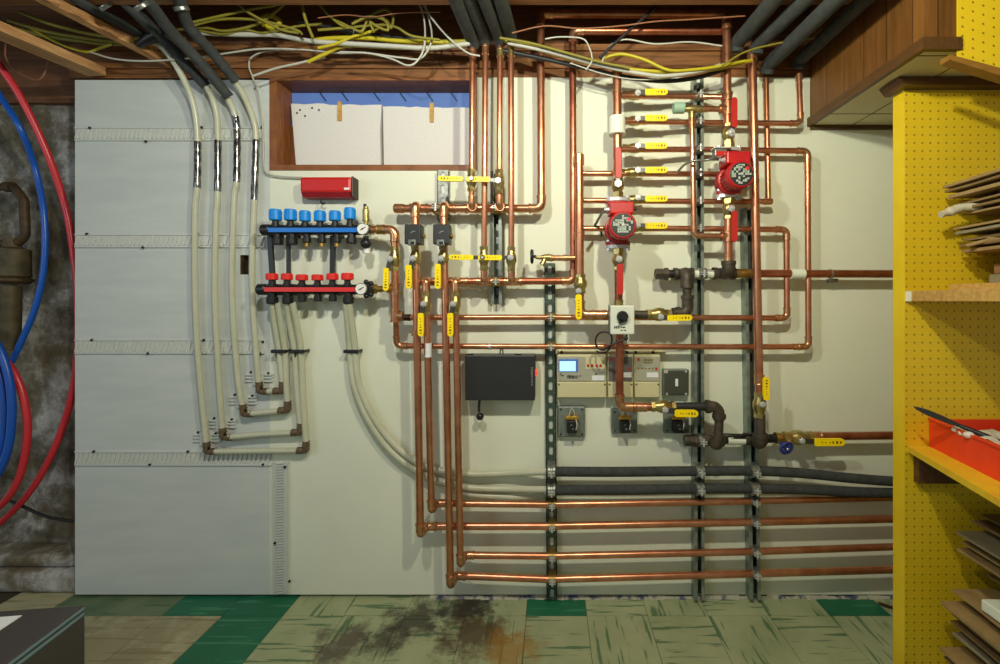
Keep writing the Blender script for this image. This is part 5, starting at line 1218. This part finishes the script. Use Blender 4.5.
def relay_box(label, x0, x1, y0, y1, xr):
    t = thing('relay_box', P((x0 + x1) / 2, y1, -.03), label, 'box', 'grey relay boxes under the controllers')
    plate(MB(), x0, y0, x1, y1, -.020, -.001, .003).build('box', 'grey_box', t); plate(MB(), x0 + .7, y0 + .7, x1 - .7, y1 - .7, -.024, -.020, .002).build('cover', 'grey_box', t)
    mk = MB()
    for xx in (x0 + 3, x1 - 3):
        for yy in (y0 + 3, y1 - 3): mk.lathe(P(xx, yy, -.024), Yf, [(0, .004), (.003, .0035)], 8)
    mk.build('screw', 'dot', t)
    ro = plate(MB(), xr - 5, 421, xr + 5, 433.5, -.060, -.024, .003).build('relay', 'black', t)
    plate(MB(), xr - 6.5, 416.5, xr + 6.5, 420, -.052, -.024, .002).build('terminal_strip', 'gold', t)
    mk = MB()
    for dx, dy in ((-.5, 425.5), (.8, 429.5)): p = P(xr + dx, dy, -.0605); mk.box(p.x - .0035, p.x + .003, -.0612, -.059, p.z - .002, p.z + .004)
    mk.build('print', 'galv', ro)
    mk = MB()
    for dx in (-3.5, 3.5): mk.lathe(P(xr + dx, 418, -.052), Yf, [(0, .004), (.004, .003)], 8)
    mk.build('terminal_screw', 'gold', t)
    w = MB(); w.sweep(smooth_path([P(xr - 3, 416, -.045), P(xr - 1, 409, -.046), P(xr + 2, 411, -.048), P(xr + 3, 417, -.047), P(xr + 5, 424, -.066), P(xr + 4, 430, -.066)]), .0022, 6); w.build('wire', 'cable_w', t)
    return t
relay_box('leftmost grey box with an exposed black relay, under the large beige controller', 557.8, 585, 406.5, 437, 572)
relay_box('middle grey box with an exposed black relay, below the copper elbow', 611.5, 637.5, 409, 433.5, 625.5)
relay_box('rightmost grey box with an exposed black relay, behind the yellow valve handle', 664, 689, 409, 433.5, 679)
t = thing('mixing_control', P(622, 335, YM - .05), 'grey-white square control box with a black knob, on the mixing valve below the left pump', 'control box')
plate(MB(), 610.3, 305.5, 634.6, 334.5, -.185, -.145, .004).build('housing', 'offwhite', t)
plate(MB(), 609.5, 305, 611.5, 334.5, -.183, -.147, .001).build('side_plate', 'galv', t)
k_ = MB(); kc = P(622.3, 316.5, -.185); k_.lathe(kc, Yf, [(0, .0205), (.004, .021), (.014, .0195), (.016, .017)], 24); k_.bar(kc + Vector((-.004, -.009, -.010)), kc + Vector((-.0105, -.009, -.0235)), .010, .014); k_.build('knob', 'black', t)
mk = MB()
for xx, yy, w_, h_ in ((614.8, 327.3, 1.6, 2.6), (616.8, 327.3, 1.6, 3), (618.8, 327.3, 1.4, 2.8), (621.5, 327.5, 1.5, 1.4), (624, 327.3, 2.6, 1.6), (621.5, 330.3, 2.4, 1), (625, 330.3, 2.8, 1)):
    p = P(xx, yy, -.185); mk.box(p.x - w_ * .0016, p.x + w_ * .0016, -.1857, -.184, p.z - h_ * .0016, p.z + h_ * .0016)
mk.build('print', 'dot', t)
b = MB(); c0 = P(619.5, 315, YM); b.lathe(P(612, 315, YM), X_, [(0, .022), (.012, .022), (.018, .030), (.05, .030), (.056, .022), (.075, .022)], 16); b.cyl(c0, P(619.5, 332, YM), .022, 14); b.cyl(c0, at(c0, -.146), .02, 14); b.cyl(c0, P(618.8, 306, YM), .019, 14); b.build('valve_body', 'brass', t)
tag(MB().sweep(smooth_path([P(627, 335, -.165), P(625, 338.5, -.17), P(618, 342, -.172), P(610, 346, -.17), P(603, 350, -.15), P(597, 347, -.14), P(595.5, 340, -.14), P(599, 333.5, -.145), P(606, 332, -.15), P(611.5, 336, -.155), P(611, 345, -.155), P(606, 352, -.14), P(599, 352.5, -.10), P(596.5, 351, -.06)]), .0035, 8).build('cable', 'black'), 'coiled black cable under the grey-white control box', 'cable')
tag(MB().ball(P(626, 338.5, -.172), .008, 10).build('cable_gland', 'black'), 'small black cable gland under the control box', 'gland')

# ================================================================= LEFT CORNER: PEX COILS, OLD PIPES, CASE
YC = .085
tag(MB().sweep(smooth_path([P(p[0], p[1], p[2] if len(p) > 2 else YC) for p in [(-14, 44, -.09), (0, 66, -.07), (22, 100, -.03), (48, 155, .03), (66, 210), (75, 265), (78, 310), (77.5, 350), (72, 395), (58, 440), (38, 480), (16, 508), (-14, 535)]]), 2.9 * S(YC), 12).build('plastic_tube', 'pex_red'), 'large red tube loop passing behind the edge of the left board', 'tube', 'red tubes of the coil at the left')
tag(MB().sweep(smooth_path([P(p[0], p[1], p[2] if len(p) > 2 else .04) for p in [(-25, 335), (0, 355), (17, 378), (26, 410), (27, 440), (20, 475), (6, 500), (-16, 518)]]), 3.1 * S(.04), 12).build('plastic_tube', 'pex_red'), 'smaller red tube loop at the left edge of the photo', 'tube', 'red tubes of the coil at the left')
tag(MB().sweep(smooth_path([P(p[0], p[1], .06 if p[1] > 130 else -.02) for p in [(-16, 70), (0, 96), (20, 128), (35, 168), (44, 215), (44, 265), (36, 305), (22, 340), (8, 368), (-12, 395)]]), 2.6 * S(.06), 12).build('plastic_tube', 'pex_blue'), 'long blue tube bowing down the left edge', 'tube', 'blue tubes of the coil at the left')
for lab, pts in (('outer blue coil loop at the left edge', [(-14, 330), (0, 350), (9, 378), (12, 410), (9, 445), (0, 470), (-14, 490)]), ('inner blue coil loop at the left edge', [(-16, 345), (-3, 366), (4, 395), (5, 420), (2, 448), (-6, 470), (-20, 485)])):
    tag(MB().sweep(smooth_path([P(p[0], p[1], .012 if 'outer' in lab else .03) for p in pts]), 3.3 * S(.02), 12).build('plastic_tube', 'pex_blue'), lab, 'tube', 'blue tubes of the coil at the left')
t = thing('old_pipe', P(8, 245, .10), 'rusty old looped pipe against the rough wall at the left edge', 'pipe')
MB().sweep(fillet([P(-20, 187, .10), P(14, 187, .10), P(24, 200, .10), P(25.5, 236, .10), P(18, 243, .10), P(-20, 244, .10)], .03), .016, 12).build('tube', 'rust', t)
MB().lathe(P(6, 187, .10), X_, [(0, .022), (.03, .022)], 12).build('coupling', 'rust', t)
t = thing('old_meter', P(10, 345, .12), 'dull tan cylindrical fitting below the rusty looped pipe', 'meter')
MB().lathe(P(12, 278, .10), Zv, [(0, .05), (.008, .058), (.12, .056), (.13, .03), (.17, .022)], 20).build('body', 'meter', t)
MB().lathe(P(12, 284, .10), Zv, [(0, .05), (.012, .064), (.022, .064), (.03, .05)], 12).build('flange', 'rust', t)
MB().lathe(P(10, 350, .10), Zv, [(0, .032), (.27, .036)], 16).build('stem', 'meter', t)
tag(MB().sweep(smooth_path(px([(8, 500, .1), (20, 505, .1), (45, 516, .09), (72, 521, .08), (82, 520, .075)])), .006, 8).build('cable', 'cable_b'), 'dark cable crossing the rough wall low at the left', 'cable')
# dark case in the foreground
ang = math.radians(7); c = P(86, 604, -.66)
t = thing('equipment_case', (c.x - .16, -.9, 0), 'dark low case with two pale edge lines in the bottom left foreground', 'case')
Rm = Matrix.Translation((c.x, -.66, 0)) @ Matrix.Rotation(ang, 4, 'Z')
zt = c.z
MB().rbox(-.36, 0, -.62, 0, .012, zt, .006, 2, Rm).build('shell', 'case_shell', t)
MB().box(-.010, .0012, -.615, -.006, zt - .010, zt - .004, 0, Rm).box(-.010, .0012, -.615, -.006, zt - .024, zt - .017, 0, Rm).build('edge_line', 'edge', t)
ft = MB()
for x, y in ((-.04, -.05), (-.32, -.05), (-.04, -.57), (-.32, -.57)): ft.lathe(Rm @ Vector((x, y, .0)), Zv, [(0, .018), (.013, .018)], 12)
ft.build('foot', 'black', t)
tag(MB().box(-.33, -.115, -.085, -.03, zt + .0006, zt + .0022, 0, Rm).build('paper_sheet', 'paper'), 'white paper lying on top of the dark case', 'paper')

# ================================================================= CABLES IN THE JOIST BAY
K = 'cables in the ceiling bay'
cable('thick yellow cable with a loop, over the left end of the window', [(264, 26), (263, 18), (272, 16), (280, 22), (272, 27), (266, 24), (270, 29), (285, 36), (305, 41), (330, 38.5), (365, 38), (400, 41), (440, 42), (478, 41)], 4.2, 'cable_y', -.13, group=K)
cable('thick flat white cable along the bay to the foam tubes', [(200, 33), (240, 34.5), (275, 35), (310, 41), (345, 43.5), (390, 46), (430, 48), (470, 43.5)], 4.6, 'cable_w', -.14, group=K)
cable('yellow cable ending in a white tail below the bundle', [(308, 62), (325, 54), (345, 46), (380, 47), (410, 48), (440, 44)], 3.4, 'cable_y', -.12, group=K)
cable('white tail of the yellow cable above the window corner', [(253, 76), (275, 68.5), (295, 64), (312, 60), (325, 57)], 2.2, 'cable_w', -.10, group=K)
cable('yellow cable curling in a loop over the window', [(335, 20), (352, 28), (362, 31), (369, 18), (384, 9.5), (393, 16), (391, 28), (386, 20), (374, 17), (355, 22)], 2.8, 'cable_ol', -.17, group=K)
cable('second curl of yellow cable inside the first loop', [(352, 24), (368, 17), (384, 20), (388, 30), (378, 27), (370, 22), (374, 32)], 2.5, 'cable_ol', -.19, group=K)
cable('dusty yellow cable falling from the joist to the bundle', [(301, -3), (304, 14), (308, 26), (313, 38)], 3, 'cable_ol', -.20, group=K)
cable('dusty yellow cable slanting across the bay above the loop', [(314, -3), (326, 12), (338, 23), (345, 27)], 2.6, 'cable_ol', -.18, group=K)
cable('dusty yellow cable high in the bay, left of the window', [(185, 28), (215, 20), (245, 19), (268, 22), (296, 30), (302, 34)], 2.6, 'cable_ol', -.19, group=K)
cable('dusty yellow cable rising to the joist, left of the window', [(190, 23), (225, 15), (252, 9), (285, 3), (300, -4)], 2.6, 'cable_ol', -.20, group=K)
cable('dusty yellow cable sagging behind the ringed foam tube', [(175, 30), (205, 28), (225, 31), (255, 25), (275, 12), (290, -2)], 2.6, 'cable_ol', -.16, group=K)
cable('olive cable bundle strand at the far left, upper', [(8, 20), (40, 30), (75, 37), (110, 41), (150, 42), (185, 38)], 3.6, 'cable_ol', -.10, group=K)
cable('olive cable bundle strand at the far left, middle', [(16, 28), (45, 36), (80, 41), (112, 44), (150, 40)], 4.0, 'cable_ol', -.08, group=K)
cable('olive cable bundle strand at the far left, drooping', [(30, 28), (60, 44), (85, 52), (100, 48), (112, 44)], 2.4, 'cable_y', -.09, group=K)
cable('thin brown string drooping below the pine strapping', [(6, 40), (6, 58), (18, 72), (38, 80), (46, 70), (48, 62)], 1.4, 'cable_br', -.06, group=K)
cable('thin pale wire from the splintered strip to the foam tubes', [(90, 52), (115, 59), (150, 61), (205, 57), (222, 54), (260, 49), (300, 49.5), (340, 53), (366, 52)], 1.8, 'cable_w', -.10, group=K)
cable('thin white wire dropping beside the window to the red box', [(300, 50), (268, 51), (252, 57), (249, 66), (253, 78), (259, 95), (263, 130), (264, 165), (268, 173.5), (282, 176.5), (302, 177.5)], 1.7, 'cable_w', -.014, group=K)
cable('outermost white wire loop hanging from the joist over the window', [(416, -4), (424, 18), (424.5, 45), (418, 60), (408, 65.5), (392, 59), (370, 53.5), (340, 52)], 1.9, 'cable_w', -.16, group=K)
cable('inner white wire loop hanging from the joist over the window', [(420, -4), (428, 16), (432, 36), (428, 50), (419, 59), (404, 58), (388, 56), (368, 53)], 1.9, 'cable_w', -.15, group=K)
cable('white wire running from the joist to the window-corner risers', [(423, -4), (428, 12), (438, 26), (452, 41), (468, 53), (480, 56)], 1.9, 'cable_w', -.17, group=K)
cable('thick yellow-green cable descending right across the ceiling pipes', [(505, 41), (530, 46), (555, 54), (585, 62), (620, 68), (655, 71.5), (690, 72), (722, 68), (752, 60)], 3.6, 'cable_y', -.15, group=K)
cable('thick white cable descending right across the ceiling pipes', [(508, 43), (540, 49.5), (575, 58.5), (610, 67.5), (640, 73.5), (665, 76), (695, 72), (725, 65)], 4, 'cable_w', -.16, group=K)
cable('bright yellow cable arching over the white one', [(600, 60), (612, 55.5), (625, 54.5), (645, 60), (668, 70), (690, 70), (715, 67), (745, 61)], 3.2, 'cable_y', -.17, group=K)
cable('olive cable above the white one at the window corner', [(500, 38), (530, 43), (560, 51), (600, 62), (630, 68)], 2.6, 'cable_ol', -.18, group=K)
cable('black cable along the bundle over the window', [(300, 22), (330, 27), (360, 34), (400, 38), (440, 41), (468, 43)], 4.5, 'cable_b', -.11, group=K)
cable('black cable sagging above the topmost valve row', [(500, 50), (540, 58), (580, 67), (620, 76), (660, 81), (695, 78), (726, 69)], 4.5, 'cable_b', -.12, group=K)
cable('black cable slanting up to the joist between the ceiling pipes', [(600, 58), (614, 44), (632, 28), (652, 10), (662, -4)], 3, 'cable_b', -.19, group=K)
cable('thin brown wire waving along the ceiling pipes', [(512, 33), (545, 26), (580, 28.5), (620, 26), (655, 21.5), (690, 19.5), (745, 16)], 1.4, 'cable_br', -.21, group=K)
cable('thin white wire humped between the two left ceiling risers', [(545, 39), (560, 37), (582, 38.5), (589, 47), (592, 60), (586, 70)], 1.5, 'cable_w', -.18, group=K)
cable('thin white wire to the right riser under the ceiling pipes', [(602, 62), (606, 52), (614, 43), (628, 39.5), (655, 44), (690, 42), (722, 46)], 1.6, 'cable_w', -.185, group=K)
cable('thin grey wire under the white cable by the tall strut', [(570, 63), (600, 73), (630, 79), (660, 79), (690, 74), (720, 64)], 1.3, 'cable_w', -.14, group=K)

cable('tangled yellow cable low in the bay, left of the loop over the window', [(196, 30), (222, 34), (245, 30), (262, 33), (280, 30), (300, 26), (322, 24)], 2.4, 'cable_ol', -.15, group=K)
cable('yellow cable bowing from the joist to the left bundle', [(232, -3), (245, 10), (262, 20), (282, 30), (298, 33)], 2.6, 'cable_ol', -.21, group=K)
cable('long dusty yellow cable flat along the bay beside the curls', [(318, 30), (345, 28), (365, 26), (385, 25), (398, 28), (412, 36), (440, 40)], 2.6, 'cable_ol', -.17, group=K)
cable('short yellow cable crossing the flat white cable', [(318, 48), (335, 44), (352, 37), (372, 31), (384, 24)], 2.8, 'cable_y', -.15, group=K)
cable('brown string stretched high across the bay near the loop', [(318, 18), (345, 15), (372, 17), (400, 13), (440, 12)], 1.2, 'cable_br', -.2, group=K)
cable('thin white tie round the bundle over the window', [(350, 48), (352, 40), (354, 31), (351, 26)], 1.6, 'cable_w', -.115, group=K)
cable('olive cable bundle strand at the far left, topmost', [(20, 12), (50, 24), (85, 33), (120, 38), (150, 39)], 3.2, 'cable_ol', -.15, group=K)
cable('dusty cable rising from the far right bundle end to the joist', [(722, 66), (745, 52), (775, 44), (800, 40), (830, 36)], 2.0, 'cable_ol', -.2, group=K)

# ================================================================= LIGHT
def lamp(name, loc, e, c, r, kind='POINT'):
    l = bpy.data.lights.new(name, kind); l.energy = e; l.color = c
    if kind == 'POINT': l.shadow_soft_size = r
    else: l.shape = 'RECTANGLE'; l.size, l.size_y = r
    o = bpy.data.objects.new(name, l); o.location = loc; col.objects.link(o); return o
lamp('ceiling_bulb_left', (-.40, -1.25, 2.06), 38, (1, .99, .90), .03)
lamp('ceiling_bulb_right', (.30, -1.25, 2.06), 46, (1, .98, .72), .03)
dl = lamp('daylight', (-2.6, -2.4, 1.7), 11, (.72, .86, 1.0), (1.0, 1.0), 'AREA')
dl.rotation_euler = (Vector((-1.2, 0, 1.0)) - dl.location).to_track_quat('-Z', 'Y').to_euler()
w = bpy.data.worlds.new('World'); scene.world = w; w.use_nodes = True
bg = w.node_tree.nodes['Background']; bg.inputs[0].default_value = (.86, .90, .80, 1); bg.inputs[1].default_value = .25
# ================================================================= CAMERA
cam = bpy.data.cameras.new('Camera'); cam.sensor_width = 36; cam.lens = FL / 1000 * 36; cam.shift_x = -(CX - 500) / 1000; cam.shift_y = -(332 - CY) / 1000; cam.clip_start = .02
co = bpy.data.objects.new('Camera', cam); co.location = (0, -DIST, EYE); co.rotation_euler = (math.radians(90), 0, 0); col.objects.link(co); scene.camera = co
scene.view_settings.view_transform = 'Standard'; scene.view_settings.look = 'None'; scene.view_settings.exposure = 0; scene.view_settings.gamma = 1
scene.view_settings.use_curve_mapping = False
for o in bpy.data.objects:
    if '_org' in o: del o['_org']
